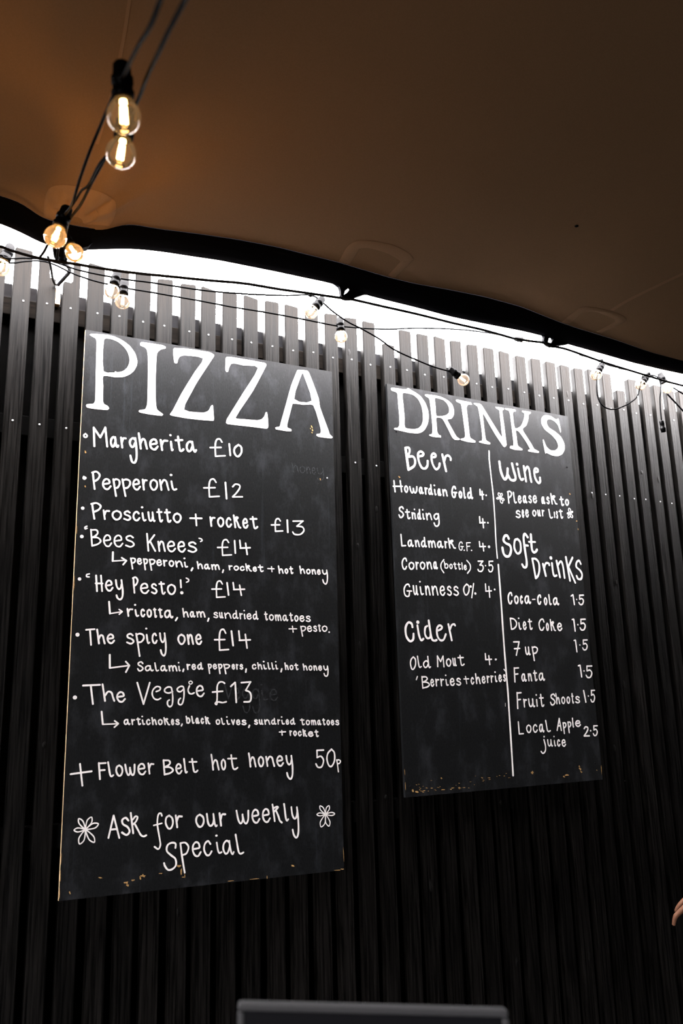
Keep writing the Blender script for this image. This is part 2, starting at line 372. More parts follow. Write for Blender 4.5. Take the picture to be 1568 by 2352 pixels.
# every written line: board, label, strokes "width;points" in tenths of a millimetre on the board
WRITING = [
 ('A', 'white handwritten line reading Margherita', '43;123,23300 82,23259 94,23204 141,23200 173,23250 123,23300|59;384,22965 345,23515|59;346,23507 538,23248|60;538,23248 668,23550|59;667,23559 743,22996|59;958,23269 904,23304 852,23231 844,23111 889,23012 936,23044 965,23162|60;954,23304 976,23163 1008,23041 1035,23021 1051,23065|60;1126,23316 1171,23021|60;1155,23169 1186,23293 1257,23308|60;1533,23303 1469,23343 1398,23274 1386,23166 1443,23074 1500,23099 1542,23216|60;1534,23352 1567,23144 1593,22804 1550,22617 1465,22629 1411,22805|61;1633,23512 1661,23349 1706,23051|61;1690,23201 1749,23345 1817,23324 1853,23191 1886,23074|62;1988,23218 2083,23243 2166,23278 2138,23366 2062,23381 1990,23304 1979,23187 2038,23091 2128,23083 2202,23178|62;2287,23390 2337,23089|62;2322,23241 2377,23371 2485,23391|62;2595,23377 2618,23195 2635,23121 2655,23143|69;2575,23579 2580,23579|63;2808,23564 2843,23308 2878,23146 2933,23134 2978,23186|63;2735,23439 2940,23471|63;3250,23420 3175,23454 3098,23376 3081,23249 3138,23147 3206,23183 3253,23308|64;3247,23457 3269,23310 3307,23183 3344,23163 3369,23210'),
 ('A', 'white handwritten price £10', '50;4185,23570 4113,23657 4011,23613 3972,23423 3984,23100|50;3984,23091 4286,23144|50;3815,23347 4156,23395|59;4419,23536 4455,23176|59;4717,23546 4605,23440 4579,23309 4642,23185 4731,23185 4816,23320 4807,23484 4717,23546'),
 ('A', 'white handwritten line reading Pepperoni', '47;130,22035 122,21989 156,21967 183,22008 130,22035|51;374,22187 403,21957 442,21708|52;356,22175 469,22218 563,22132 523,22008 417,21921|52;677,21874 767,21895 846,21927 819,22012 745,22028 678,21956 669,21844 726,21750 813,21741 882,21830|52;951,22045 1004,21756 1043,21562|52;964,22011 1033,22054 1115,22018 1129,21916 1078,21813 1003,21791|52;1206,22068 1264,21778 1308,21584|53;1221,22034 1311,22079 1413,22045 1427,21943 1360,21838 1264,21813|53;1531,21949 1612,21969 1683,22001 1658,22088 1592,22105 1532,22033 1524,21919 1576,21823 1654,21813 1716,21902|53;1789,22122 1831,21827|53;1816,21975 1843,22098 1906,22110|54;2109,22152 2033,22090 2017,21968 2084,21857 2161,21868 2214,21982 2192,22100 2109,22152|54;2294,22158 2344,21869|54;2328,22034 2401,22169 2481,22141 2520,22008 2557,21891|55;2635,22160 2671,21982 2715,21911 2789,21938|60;2612,22351 2631,22353'),
 ('A', 'white handwritten price £12', '49;4005,22273 3932,22362 3828,22320 3789,22131 3802,21808|49;3802,21799 4107,21845|49;3630,22059 3975,22099|60;4302,22291 4342,21795|48;4536,22186 4620,22273 4748,22259 4758,22166 4660,22010 4537,21870|48;4537,21866 4847,21899'),
 ('A', 'white handwritten line reading Prosciutto + rocket', '93;138,21123 142,21124|51;392,21275 425,21071 469,20851|51;369,21264 511,21304 627,21229 575,21118 442,21039|51;712,21111 756,20862|52;742,20987 782,21092 866,21104|52;1080,21130 990,21077 968,20973 1044,20881 1135,20891 1199,20988 1176,21088 1080,21130|52;1446,21108 1385,21144 1306,21106 1320,21046 1426,21009 1470,20946 1400,20889 1295,20916|53;1701,21108 1644,21154 1575,21097 1555,20992 1610,20905 1676,20908 1730,20976|53;1808,21126 1835,20974 1865,20913 1909,20933|59;1788,21296 1799,21297|53;1977,21164 2005,20985 2047,20916 2092,20953 2108,21045|53;2098,21174 2123,20995 2150,20919 2169,20934|54;2278,21278 2305,21077 2330,20939 2364,20926 2390,20967|54;2236,21190 2360,21204|54;2512,21288 2540,21086 2567,20948 2607,20935 2638,20977|54;2461,21199 2607,21215|55;2827,21204 2746,21150 2726,21043 2795,20947 2877,20956 2935,21055 2914,21159 2827,21204'),
 ('A', 'white handwritten mark beside Prosciutto + rocket', '54;3220,21094 3570,21117|53;3385,21224 3416,20890'),
 ('A', 'more white handwriting in the line Prosciutto + rocket', '56;3835,21176 3872,20911|56;3860,21044 3896,21154 3967,21166|56;4157,21190 4092,21136 4077,21027 4134,20927 4199,20935 4245,21035 4227,21142 4157,21190|57;4468,21148 4420,21198 4361,21139 4344,21030 4390,20936 4446,20938 4492,21009|57;4569,21293 4585,21198 4622,20930|57;4607,21124 4666,21191 4701,21235 4662,21243 4605,21209|57;4647,21162 4701,21058 4739,20952 4784,20928|58;4881,21072 4943,21088 4996,21114 4978,21195 4928,21213 4882,21149 4876,21044 4914,20955 4973,20943 5020,21023|58;5182,21298 5207,21112 5237,20966 5289,20954 5334,20999|58;5106,21225 5304,21245'),
 ('A', 'white handwritten price £13', '48;6095,21246 6038,21311 5956,21282 5923,21146 5928,20911|49;5928,20905 6169,20936|49;5796,21095 6069,21121|62;6328,21288 6341,20907|50;6525,21273 6869,21306|49;6856,21300 6649,21121|49;6649,21121 6833,21113 6889,21002 6765,20870 6575,20858 6507,20924'),
 ('A', 'more white handwriting in the line Bees Knees', '40;277,20621 224,20584 235,20545 284,20563|100;150,20319 155,20320|44;389,20532 440,20074|45;393,20521 534,20532 578,20454 521,20368 430,20315|45;430,20315 583,20315 668,20228 591,20135 440,20078|45;765,20244 852,20263 927,20293 900,20386 829,20407 765,20332 758,20212 814,20109 898,20095 963,20188|45;1053,20256 1151,20275 1237,20307 1207,20400 1128,20420 1055,20345 1045,20223 1107,20120 1200,20107 1275,20201|46;1562,20392 1484,20438 1381,20392 1399,20316 1536,20268 1593,20189 1503,20119 1368,20154'),
 ('A', 'white handwritten line reading Bees Knees', '50;1957,20531 2009,20040|51;2170,20510 2003,20262|51;2053,20315 2207,20045|51;2285,20327 2328,20051|51;2313,20208 2365,20333 2426,20302 2458,20175 2489,20062|51;2579,20203 2671,20221 2752,20249 2726,20335 2651,20353 2582,20284 2571,20174 2627,20079 2715,20068 2787,20153|52;2885,20214 2973,20232 3050,20260 3025,20346 2954,20365 2888,20296 2878,20185 2932,20090 3016,20078 3084,20164|52;3392,20339 3312,20380 3204,20338 3220,20269 3362,20225 3419,20153 3323,20088 3183,20120|38;3496,20509 3568,20495 3592,20451 3541,20413'),
 ('A', 'white handwritten price £14', '46;4413,20448 4346,20526 4252,20493 4215,20332 4226,20053|46;4226,20046 4504,20078|46;4070,20273 4385,20299|56;4601,20514 4625,20141|54;4765,20532 4790,20311|55;4782,20300 5094,20333|54;4950,20460 5000,20123'),
 ('A', 'white hooked arrow before pepperoni', '53;1015,19933 1017,19687|37;1017,19683 1392,19729|45;1265,19792 1397,19715|49;1397,19715 1308,19600'),
 ('A', 'white handwritten line reading pepperoni, ham, rocket + hot honey', '44;1516,19795 1548,19642 1576,19497|44;1525,19777 1576,19799 1634,19779 1642,19725 1603,19672 1548,19661|44;1718,19717 1764,19726 1804,19741 1790,19787 1753,19797 1718,19761 1714,19701 1743,19651 1787,19644 1822,19689|44;1882,19793 1910,19639 1936,19493|44;1889,19775 1930,19796 1978,19775 1985,19721 1954,19668 1910,19658|44;2048,19790 2082,19636 2113,19489|44;2058,19772 2119,19794 2188,19775 2196,19721 2148,19667 2083,19655|44;2274,19712 2329,19721 2376,19736 2361,19783 2317,19793 2276,19756 2269,19696 2302,19644 2354,19638 2397,19684|45;2458,19789 2482,19633|45;2474,19711 2497,19776 2545,19782|45;2684,19791 2636,19759 2625,19696 2666,19637 2714,19641 2748,19700 2735,19762 2684,19791|45;2812,19778 2844,19627|45;2835,19713 2896,19783 2959,19768 2986,19698 3012,19636|45;3075,19766 3094,19672 3117,19634 3156,19646|50;3062,19884 3072,19885|52;3315,19610 3281,19542|43;3454,19805 3467,19744 3489,19611|44;3483,19678 3529,19741 3576,19730 3596,19671 3616,19618|44;3770,19730 3732,19747 3692,19715 3681,19660 3710,19614 3746,19628 3771,19681|44;3769,19746 3779,19682 3798,19626 3817,19616 3830,19636|44;3891,19737 3916,19607|44;3910,19681 3945,19740 3990,19727 4017,19612|44;4010,19687 4043,19746 4091,19732 4129,19619|50;4253,19606 4230,19535|42;4430,19744 4449,19628|42;4444,19686 4470,19735 4518,19740|43;4655,19747 4604,19723 4589,19675 4630,19631 4680,19635 4719,19680 4708,19726 4655,19747|43;4890,19726 4853,19747 4803,19721 4786,19673 4820,19632 4866,19634 4905,19665|43;4959,19828 4973,19743 4996,19626|43;4989,19710 5042,19741 5072,19772 5039,19781 4990,19752|43;5025,19728 5067,19683 5096,19637 5134,19624|43;5202,19685 5245,19692 5283,19704 5272,19739 5237,19747 5204,19719 5198,19673 5222,19634 5263,19629 5297,19664|43;5410,19815 5426,19699 5444,19636 5479,19631 5511,19650|44;5359,19754 5495,19764|37;5664,19727 5865,19732|37;5788,19792 5802,19642|46;6017,19826 6030,19739 6049,19610|47;6044,19675 6088,19736 6131,19725 6149,19668 6167,19617|47;6279,19747 6246,19722 6238,19670 6265,19621 6297,19624 6321,19672 6313,19723 6279,19747|47;6422,19821 6435,19699 6448,19630 6471,19623 6491,19644|47;6390,19760 6478,19767'),
 ('A', 'more white handwriting in the line pepperoni', '45;6733,19862 6746,19774 6765,19641|45;6761,19708 6807,19771 6854,19760 6873,19701 6892,19648|45;7020,19779 6975,19752 6962,19698 6997,19647 7042,19651 7075,19701 7066,19754 7020,19779|45;7144,19772 7162,19642|46;7158,19716 7195,19775 7232,19760 7248,19701 7263,19648|46;7338,19710 7377,19717 7411,19730 7401,19770 7370,19779 7340,19748 7334,19696 7356,19652 7393,19645 7424,19685|46;7505,19777 7522,19696 7575,19658 7631,19686 7653,19730|46;7653,19785 7673,19650 7663,19440 7608,19348 7540,19390 7510,19478'),
 ('A', 'white handwritten line reading Hey Pesto!', '90;140,19134 145,19134|36;400,19290 332,19265 330,19210 395,19204|50;581,19252 623,18822|50;712,19259 759,18828|50;577,19036 763,19040|50;865,18986 943,19001 1010,19026 985,19109 922,19128 866,19064 859,18958 909,18866 983,18852 1041,18933|50;1122,19151 1152,18985 1216,18904 1270,18957 1286,19047|50;1277,19159 1320,18881 1318,18698 1262,18618 1189,18654 1155,18730|49;1607,19239 1625,19038 1650,18821|49;1595,19230 1668,19260 1728,19179 1702,19075 1634,19006|49;1836,18953 1928,18968 2009,18993 1983,19073 1908,19091 1839,19029 1828,18926 1884,18837 1972,18825 2044,18903|50;2253,19054 2204,19095 2141,19060 2153,18995 2239,18950 2276,18882 2222,18825 2137,18859|50;2395,19156 2419,18987 2446,18842 2483,18827 2513,18869|50;2344,19102 2481,19111|51;2699,19100 2616,19047 2597,18937 2668,18834 2751,18840 2810,18941 2789,19049 2699,19100|47;2964,19242 2981,19031|93;3005,18878 3010,18878|39;3129,19309 3201,19273 3194,19222 3138,19188'),
 ('A', 'white handwritten price £14', '45;4224,19190 4162,19271 4075,19240 4041,19078 4052,18795|45;4052,18788 4310,18813|45;3906,19023 4199,19040|55;4369,19229 4418,18873|50;4557,19241 4585,19047|51;4576,19038 4916,19064|51;4759,19176 4815,18881'),
 ('A', 'white hooked arrow before ricotta', '52;960,18542 995,18222|36;995,18218 1311,18278|36;1240,18340 1329,18283|40;1329,18283 1249,18207'),
 ('A', 'white handwritten line reading ricotta, ham, sundried tomatoes + pesto', '48;1468,18366 1503,18169|48;1493,18268 1531,18349 1606,18355|49;1690,18340 1713,18222 1739,18173 1779,18187|54;1673,18481 1683,18481|49;1931,18326 1899,18365 1862,18324 1854,18243 1886,18172 1922,18172 1950,18222|49;2076,18363 2036,18325 2029,18245 2067,18168 2109,18171 2135,18244 2122,18324 2076,18363|49;2225,18394 2240,18280 2256,18172 2272,18161 2282,18191|49;2205,18365 2261,18368|50;2377,18393 2393,18278 2411,18170 2433,18158 2449,18189|50;2348,18363 2427,18367|50;2660,18330 2603,18356 2542,18310 2528,18228 2572,18159 2625,18179 2662,18257|50;2658,18354 2675,18257 2703,18173 2732,18157 2751,18186|46;2887,18158 2840,18079|43;3043,18422 3058,18334 3082,18190|43;3075,18262 3120,18328 3167,18315 3188,18251 3209,18194|43;3347,18322 3314,18341 3280,18308 3273,18250 3299,18200 3328,18214 3349,18270|43;3345,18339 3356,18270 3372,18209 3389,18198 3400,18219|43;3459,18341 3486,18200|43;3479,18280 3514,18342 3559,18326 3587,18203|43;3580,18283 3612,18345 3661,18329 3701,18206|46;3817,18165 3790,18088|39;4075,18321 4037,18344 3986,18324 3994,18289 4061,18264 4088,18226 4043,18195 3977,18214|39;4144,18341 4158,18237 4180,18196 4206,18216 4215,18268|39;4210,18343 4223,18239 4238,18195 4248,18202|39;4303,18334 4331,18190|39;4324,18271 4385,18336 4445,18320 4471,18253 4495,18194|39;4654,18310 4617,18336 4569,18302 4558,18241 4592,18191 4636,18211 4660,18265|39;4651,18418 4660,18340 4676,18221 4694,18191 4714,18207|40;4770,18337 4790,18187|40;4783,18262 4803,18323 4842,18327|40;4911,18318 4920,18228 4927,18191 4935,18201|44;4902,18427 4904,18427|40;5004,18260 5059,18267 5107,18281 5092,18326 5049,18337 5007,18302 4999,18244 5030,18194 5082,18186 5126,18230|40;5284,18306 5249,18333 5203,18298 5193,18237 5226,18186 5266,18206 5289,18261|40;5281,18415 5289,18337 5304,18216 5322,18186 5340,18202|40;5580,18403 5594,18268 5608,18183 5628,18174 5644,18198|41;5554,18341 5629,18346|41;5771,18331 5723,18301 5711,18237 5750,18176 5798,18179 5833,18237 5822,18301 5771,18331|41;5897,18322 5919,18168|41;5913,18256 5939,18323 5973,18305 5996,18171|41;5990,18258 6014,18326 6051,18308 6083,18173|41;6242,18307 6203,18328 6161,18291 6150,18227 6179,18172 6216,18187 6243,18249|41;6241,18326 6252,18249 6270,18183 6290,18170 6304,18193|41;6397,18400 6411,18263 6425,18177 6449,18168 6469,18192|41;6365,18337 6454,18342|42;6587,18327 6548,18296 6538,18232 6571,18170 6610,18173 6638,18231 6629,18295 6587,18327|42;6716,18243 6774,18251 6825,18266 6811,18314 6765,18325 6720,18288 6711,18227 6743,18173 6798,18165 6845,18211|42;7037,18301 6994,18325 6934,18304 6942,18265 7019,18238 7049,18197 6995,18163 6919,18184|37;6341,17924 6590,17930|36;6454,18006 6476,17828|39;6729,18010 6759,17853 6785,17717|39;6739,17991 6806,18012 6879,17990 6886,17935 6832,17882 6761,17872|39;6962,17939 7022,17947 7075,17961 7060,18008 7013,18020 6966,17984 6956,17923 6990,17871 7046,17862 7094,17908|40;7251,18002 7219,18027 7175,18007 7181,17969 7238,17942 7261,17901 7222,17868 7166,17889|40;7344,18069 7353,17968 7363,17883 7378,17874 7390,17898|40;7324,18037 7379,18040|40;7539,18039 7477,18008 7458,17944 7506,17883 7567,17886 7614,17945 7602,18008 7539,18039|48;7684,17853 7691,17853'),
 ('A', 'more white handwriting in the line The spicy one', '104;153,17626 157,17626|47;378,17761 600,17783|46;478,17772 524,17359|49;667,17771 692,17632 731,17402|49;717,17517 767,17622 826,17600 856,17496 885,17404|49;965,17531 1040,17542 1105,17562 1083,17631 1022,17649 966,17596 958,17508 1005,17430 1077,17417 1134,17483'),
 ('A', 'white handwritten line reading The spicy one', '48;1640,17635 1576,17677 1494,17643 1509,17579 1619,17532 1666,17463 1594,17408 1485,17444|48;1731,17685 1785,17416 1844,17075|48;1745,17653 1832,17687 1930,17648 1944,17553 1878,17463 1786,17448|49;2024,17660 2050,17498 2075,17431 2109,17449|54;2004,17831 2013,17831|49;2289,17648 2248,17702 2200,17646 2189,17537 2231,17440 2279,17438 2314,17506|49;2396,17708 2423,17545 2478,17463 2525,17513 2539,17601|49;2530,17711 2569,17437 2573,17195 2529,17091 2463,17142 2431,17245|52;3017,17685 2945,17636 2929,17531 2992,17429 3064,17433 3115,17529 3095,17634 3017,17685|52;3195,17679 3233,17424|53;3219,17569 3261,17681 3312,17650 3339,17531 3364,17426|53;3455,17558 3521,17570 3579,17592 3558,17672 3505,17692 3456,17633 3450,17532 3492,17442 3555,17427 3605,17502'),
 ('A', 'white handwritten price £14', '49;4335,17753 4270,17856 4178,17820 4143,17620 4154,17271|49;4155,17262 4425,17283|49;4002,17557 4308,17568|59;4509,17813 4563,17402|52;4738,17822 4766,17565|52;4757,17552 5094,17573|52;4939,17728 4993,17335'),
 ('A', 'white hooked arrow before Salami', '52;1031,17098 1046,16752|41;1046,16748 1560,16814|45;1472,16920 1569,16819|49;1570,16814 1482,16638'),
 ('A', 'white handwritten line reading Salami, red peppers, chilli, hot honey', '40;1938,16872 1895,16914 1824,16890 1820,16836 1907,16788 1947,16734 1897,16677 1840,16677 1803,16728|40;2145,16792 2090,16811 2031,16780 2015,16725 2056,16678 2107,16690 2145,16742|40;2143,16808 2157,16742 2182,16685 2209,16674 2229,16693|40;2275,16886 2290,16811 2315,16700 2342,16673 2377,16687|40;2549,16791 2506,16811 2460,16780 2449,16725 2481,16676 2521,16689 2550,16742|41;2547,16808 2559,16742 2580,16683 2602,16672 2617,16692|41;2672,16806 2699,16671|41;2691,16748 2724,16806 2767,16790 2795,16672|41;2787,16748 2817,16807 2862,16790 2901,16672|41;2958,16793 2969,16710 2980,16675 2994,16684|45;2947,16899 2950,16899|47;3095,16715 3081,16662|42;3197,16848 3217,16716|42;3211,16782 3231,16835 3272,16838|42;3350,16785 3391,16790 3427,16801 3415,16841 3382,16851 3351,16822 3346,16771 3371,16726 3410,16718 3442,16756|42;3599,16828 3565,16852 3520,16822 3510,16769 3542,16724 3582,16740 3605,16788|42;3598,16900 3604,16855 3620,16748 3637,16721 3655,16735|41;3817,16858 3839,16734 3859,16603|41;3823,16843 3857,16858 3896,16840 3901,16796 3875,16755 3839,16749|41;3972,16795 4013,16800 4048,16810 4037,16847 4005,16857 3974,16830 3969,16783 3993,16740 4032,16733 4063,16768|41;4122,16856 4145,16732 4168,16600|42;4129,16841 4170,16856 4216,16838 4222,16794 4190,16753 4146,16747|42;4283,16855 4315,16730 4344,16598|42;4294,16840 4364,16855 4441,16837 4448,16793 4391,16751 4317,16745|42;4543,16791 4571,16796 4596,16806 4587,16844 4564,16854 4543,16826 4541,16778 4559,16736 4586,16728 4607,16764|42;4668,16853 4683,16727|42;4677,16790 4687,16841 4708,16843|42;4847,16832 4821,16853 4787,16837 4792,16807 4838,16785 4856,16752 4826,16727 4781,16744|48;4967,16725 4954,16642|40;5255,16834 5222,16860 5177,16834 5162,16782 5194,16736 5235,16734 5270,16767|41;5326,16904 5336,16859 5354,16730|41;5349,16794 5385,16853 5423,16840 5440,16782 5456,16730|41;5517,16842 5533,16765 5555,16732 5593,16741|45;5507,16943 5517,16943|41;5649,16904 5657,16859 5674,16754 5692,16728 5716,16741|41;5772,16904 5781,16858 5798,16754 5816,16728 5840,16741|41;5903,16842 5916,16763 5932,16731 5959,16739|45;5894,16942 5901,16942|49;6090,16733 6067,16653|41;6193,16903 6202,16840 6217,16720|42;6213,16780 6240,16834 6269,16822 6283,16768 6295,16720|42;6405,16837 6370,16815 6360,16767 6389,16720 6424,16721 6450,16764 6442,16813 6405,16837|42;6549,16884 6561,16785 6574,16720 6599,16713 6620,16731|42;6513,16841 6607,16843|42;6788,16877 6798,16826 6814,16704|42;6810,16765 6848,16820 6885,16808 6901,16753 6917,16704|42;7029,16824 6993,16802 6983,16753 7012,16706 7048,16707 7075,16751 7067,16800 7029,16824|42;7141,16819 7157,16700|43;7152,16767 7183,16819 7214,16804 7227,16749 7241,16700|43;7312,16759 7353,16764 7388,16774 7378,16811 7346,16821 7315,16794 7308,16747 7331,16706 7369,16698 7402,16733|43;7477,16819 7492,16745 7536,16708 7582,16731 7600,16770|43;7600,16819 7617,16696 7607,16570 7560,16516 7504,16543 7481,16597'),
 ('A', 'white handwritten line reading The Veggie £13', '105;161,15978 166,15978|50;362,16285 802,16302|49;559,16293 636,15803|48;868,16313 903,16131 951,15880|48;937,16006 1022,16118 1113,16092 1155,15978 1196,15877|48;1279,15979 1368,15988 1445,16007 1419,16083 1348,16104 1282,16049 1272,15954 1326,15867 1410,15851 1479,15921|49;1800,16353 1989,15780|49;1989,15780 2147,16351|41;2333,16110 2428,16151 2439,16221 2342,16245 2243,16158 2222,16037 2278,15926 2374,15892 2460,15928|42;2793,16106 2684,16067 2579,16099 2573,16174 2657,16229 2742,16219 2771,16144 2799,15961 2788,15756 2721,15697 2660,15753 2658,15842 2703,15878|42;3107,16169 3014,16099 2935,16123 2927,16182 3000,16238 3081,16240 3114,16164 3118,15957 3081,15793 3023,15743 2964,15786 2974,15874 3020,15921|42;3272,16258 3234,16144 3275,16054 3350,16039 3412,16067|30;3307,16395 3255,16362 3271,16315 3326,16310 3355,16357 3307,16395|48;3490,16114 3582,16125 3663,16147 3637,16234 3563,16258 3494,16195 3482,16085 3538,15986 3625,15968 3697,16048|44;4309,16323 4242,16362 4146,16346 4088,16232 4090,15988 4080,15826 4034,15768 4075,15735 4115,15804 4254,15783 4361,15806|44;3951,16079 4252,16100|50;4497,16235 4624,16344|54;4630,16338 4663,15785|51;4817,16337 5104,16358|45;5098,16350 4951,16121|50;4951,16121 5080,16059 5116,15921 5073,15806 4900,15793'),
 ('A', 'white hooked arrow before artichokes', '49;871,15599 915,15277|36;915,15271 1310,15276|40;1225,15354 1323,15280|43;1324,15276 1222,15189'),
 ('A', 'white handwritten line reading artichokes, black olives, sundried tomatoes + rocket', '39;1571,15360 1533,15379 1493,15352 1483,15301 1513,15256 1548,15266 1573,15314|39;1569,15375 1581,15314 1600,15260 1619,15249 1632,15267|39;1683,15375 1704,15247|39;1697,15311 1716,15362 1754,15363|39;1846,15408 1861,15320 1876,15250 1898,15242 1917,15261|39;1815,15378 1900,15377|39;1972,15352 1987,15275 2004,15243 2030,15250|43;1960,15451 1966,15451|39;2166,15338 2137,15364 2100,15340 2090,15288 2118,15241 2153,15239 2181,15270|39;2231,15408 2241,15362 2262,15232|40;2255,15297 2287,15354 2322,15341 2339,15282 2356,15230|40;2461,15357 2423,15334 2415,15283 2448,15231 2486,15232 2513,15278 2503,15330 2461,15357|40;2565,15400 2576,15354 2601,15223|40;2592,15317 2638,15346 2664,15365 2635,15371 2592,15358|40;2623,15333 2662,15280 2690,15227 2724,15213|40;2785,15284 2809,15288 2829,15298 2821,15338 2801,15349 2784,15320 2783,15271 2800,15226 2823,15217 2840,15254|40;2982,15323 2952,15345 2913,15330 2920,15299 2972,15274 2994,15239 2959,15214 2908,15234|44;3079,15221 3060,15175|41;3191,15425 3202,15377 3217,15253|41;3209,15318 3234,15374 3275,15363 3294,15310 3277,15255 3243,15246 3217,15262|41;3351,15418 3360,15371 3378,15265 3394,15239 3414,15251|41;3527,15346 3504,15365 3482,15336 3478,15284 3497,15237 3517,15248 3529,15298|41;3525,15361 3534,15298 3547,15242 3558,15232 3565,15250|41;3681,15331 3660,15358 3635,15332 3630,15279 3650,15232 3674,15230 3692,15262|42;3747,15400 3757,15353 3778,15220|42;3769,15315 3805,15345 3825,15364 3803,15371 3769,15357|42;3793,15332 3825,15278 3848,15225 3874,15210|38;4116,15315 4076,15294 4066,15245 4099,15196 4139,15196 4167,15240 4157,15289 4116,15315|38;4221,15347 4232,15309 4253,15210 4277,15185 4311,15196|39;4387,15287 4403,15213 4425,15182 4464,15189|43;4377,15383 4386,15383|39;4523,15297 4575,15172|39;4575,15172 4605,15295|39;4680,15229 4722,15232 4759,15241 4748,15279 4714,15290 4682,15263 4676,15216 4701,15173 4741,15165 4774,15199|39;4944,15262 4905,15282 4852,15269 4860,15239 4928,15214 4956,15181 4908,15158 4840,15177|50;5066,15131 5045,15082|40;5301,15261 5272,15281 5234,15267 5240,15238 5290,15215 5310,15183 5276,15160 5226,15178|40;5368,15279 5381,15194 5404,15160 5432,15175 5443,15216|40;5440,15277 5451,15192 5466,15156 5477,15161|40;5535,15271 5557,15154|40;5552,15220 5601,15270 5650,15254 5670,15199 5690,15150|40;5837,15244 5805,15266 5763,15241 5753,15193 5782,15151 5820,15164 5841,15207|40;5837,15307 5842,15268 5854,15170 5870,15146 5887,15158|40;5946,15266 5961,15144|40;5956,15205 5972,15253 6003,15255|40;6073,15248 6088,15174 6109,15144 6148,15150|45;6063,15344 6073,15344|41;6216,15199 6248,15203 6275,15212 6266,15249 6241,15259 6218,15233 6214,15187 6232,15145 6262,15136 6286,15170|41;6442,15230 6409,15253 6365,15227 6354,15178 6384,15136 6424,15150 6446,15193|41;6443,15294 6448,15255 6460,15156 6476,15131 6494,15143|39;6717,15271 6729,15185 6743,15117 6772,15108 6796,15126|39;6675,15242 6783,15241|39;6912,15230 6872,15209 6861,15158 6893,15108 6933,15109 6962,15153 6954,15204 6912,15230|39;7025,15223 7041,15100|39;7037,15170 7058,15223 7086,15207 7104,15099|39;7099,15168 7119,15221 7149,15205 7173,15097|39;7298,15202 7272,15221 7244,15194 7237,15143 7257,15098 7281,15109 7299,15157|39;7297,15218 7304,15156 7317,15103 7330,15092 7339,15110|40;7425,15253 7434,15166 7445,15097 7463,15088 7478,15107|40;7400,15223 7467,15223|40;7583,15213 7552,15190 7544,15140 7569,15089 7600,15090 7622,15135 7615,15186 7583,15213|40;7694,15146 7728,15150 7758,15159 7749,15198 7722,15209 7695,15181 7690,15133 7710,15089 7743,15080 7770,15116|40;7929,15183 7896,15204 7851,15190 7857,15159 7915,15135 7938,15101 7897,15076 7839,15095|41;5995,14919 6189,14921|41;6069,14960 6080,14834|43;6330,14938 6343,14819|43;6339,14878 6350,14926 6375,14928|43;6488,14928 6458,14908 6450,14860 6475,14813 6506,14813 6529,14855 6521,14903 6488,14928|43;6674,14893 6647,14917 6611,14894 6600,14847 6625,14803 6658,14801 6686,14830|43;6748,14969 6756,14907 6773,14787|43;6767,14873 6801,14900 6820,14923 6799,14931 6767,14913|43;6790,14888 6818,14839 6837,14791 6862,14775|43;6936,14834 6998,14837 7052,14845 7038,14881 6990,14893 6941,14868 6930,14822 6964,14780 7021,14771 7072,14803|44;7174,14929 7185,14831 7198,14765 7223,14757 7245,14774|44;7138,14888 7232,14887'),
 ('A', 'white handwritten line reading + Flower Belt hot honey', '47;146,14042 672,14087|47;369,14283 454,13740|47;851,14286 896,13879|48;851,14276 1028,14278|48;878,14098 1009,14104|46;1088,14294 1109,14202 1151,13990 1189,13936 1237,13960|46;1384,14203 1324,14159 1313,14054 1370,13948 1432,13947 1473,14040 1452,14147 1384,14203|47;1541,14214 1586,14026 1636,13944 1677,14000 1672,14128|47;1675,14101 1709,13980 1756,13938 1795,14016 1793,14202|47;1904,14083 1988,14089 2060,14107 2035,14189 1968,14213 1906,14157 1898,14056 1949,13963 2029,13943 2093,14015|47;2161,14219 2204,13949|48;2190,14083 2227,14189 2304,14191'),
 ('A', 'more white handwriting in the line + Flower Belt hot honey', '46;2576,14283 2616,13904|46;2580,14274 2720,14267 2761,14199 2703,14136 2612,14102|46;2612,14102 2764,14086 2846,14006 2767,13938 2616,13908|46;2941,14041 3006,14048 3062,14065 3042,14140 2990,14162 2942,14110 2936,14017 2977,13931 3039,13913 3088,13979|47;3146,14292 3163,14174 3192,13974 3214,13924 3238,13947|47;3377,14279 3407,14084 3439,13948 3493,13931 3539,13966|47;3302,14203 3506,14197'),
 ('A', 'more white handwriting in the line + Flower Belt hot honey', '46;3930,14373 3952,14233 3989,13966|47;3977,14099 4032,14216 4094,14186 4124,14066 4153,13958|47;4281,14225 4240,14178 4234,14072 4274,13967 4317,13967 4343,14062 4328,14169 4281,14225|47;4513,14334 4545,14113 4581,13967 4647,13948 4704,13985|47;4419,14242 4669,14236'),
 ('A', 'more white handwriting in the line + Flower Belt hot honey', '50;5043,14359 5061,14259 5095,13995|51;5084,14127 5139,14243 5199,14214 5228,14094 5256,13988|51;5410,14252 5355,14206 5343,14101 5392,13997 5448,13997 5486,14090 5470,14196 5410,14252|51;5572,14245 5613,13986|51;5601,14132 5678,14240 5757,14205 5791,14084 5825,13976|52;5923,14113 6002,14120 6072,14139 6051,14220 5987,14244 5926,14188 5915,14087 5962,13994 6038,13975 6101,14047|52;6199,14242 6224,14080 6287,13997 6346,14043 6367,14128|52;6363,14236 6395,13966 6390,13703 6332,13594 6255,13654 6220,13768'),
 ('A', 'white handwritten price 50p', '48;7193,14359 7408,14358|48;7193,14359 7193,14156|48;7193,14156 7318,14183 7401,14060 7337,13890 7216,13879 7150,13973|48;7669,14371 7547,14254 7514,14085 7576,13908 7670,13889 7765,14050 7762,14270 7669,14371|38;7835,14059 7858,13932 7884,13717|38;7843,14044 7895,14057 7951,14035 7956,13991 7914,13951 7859,13947'),
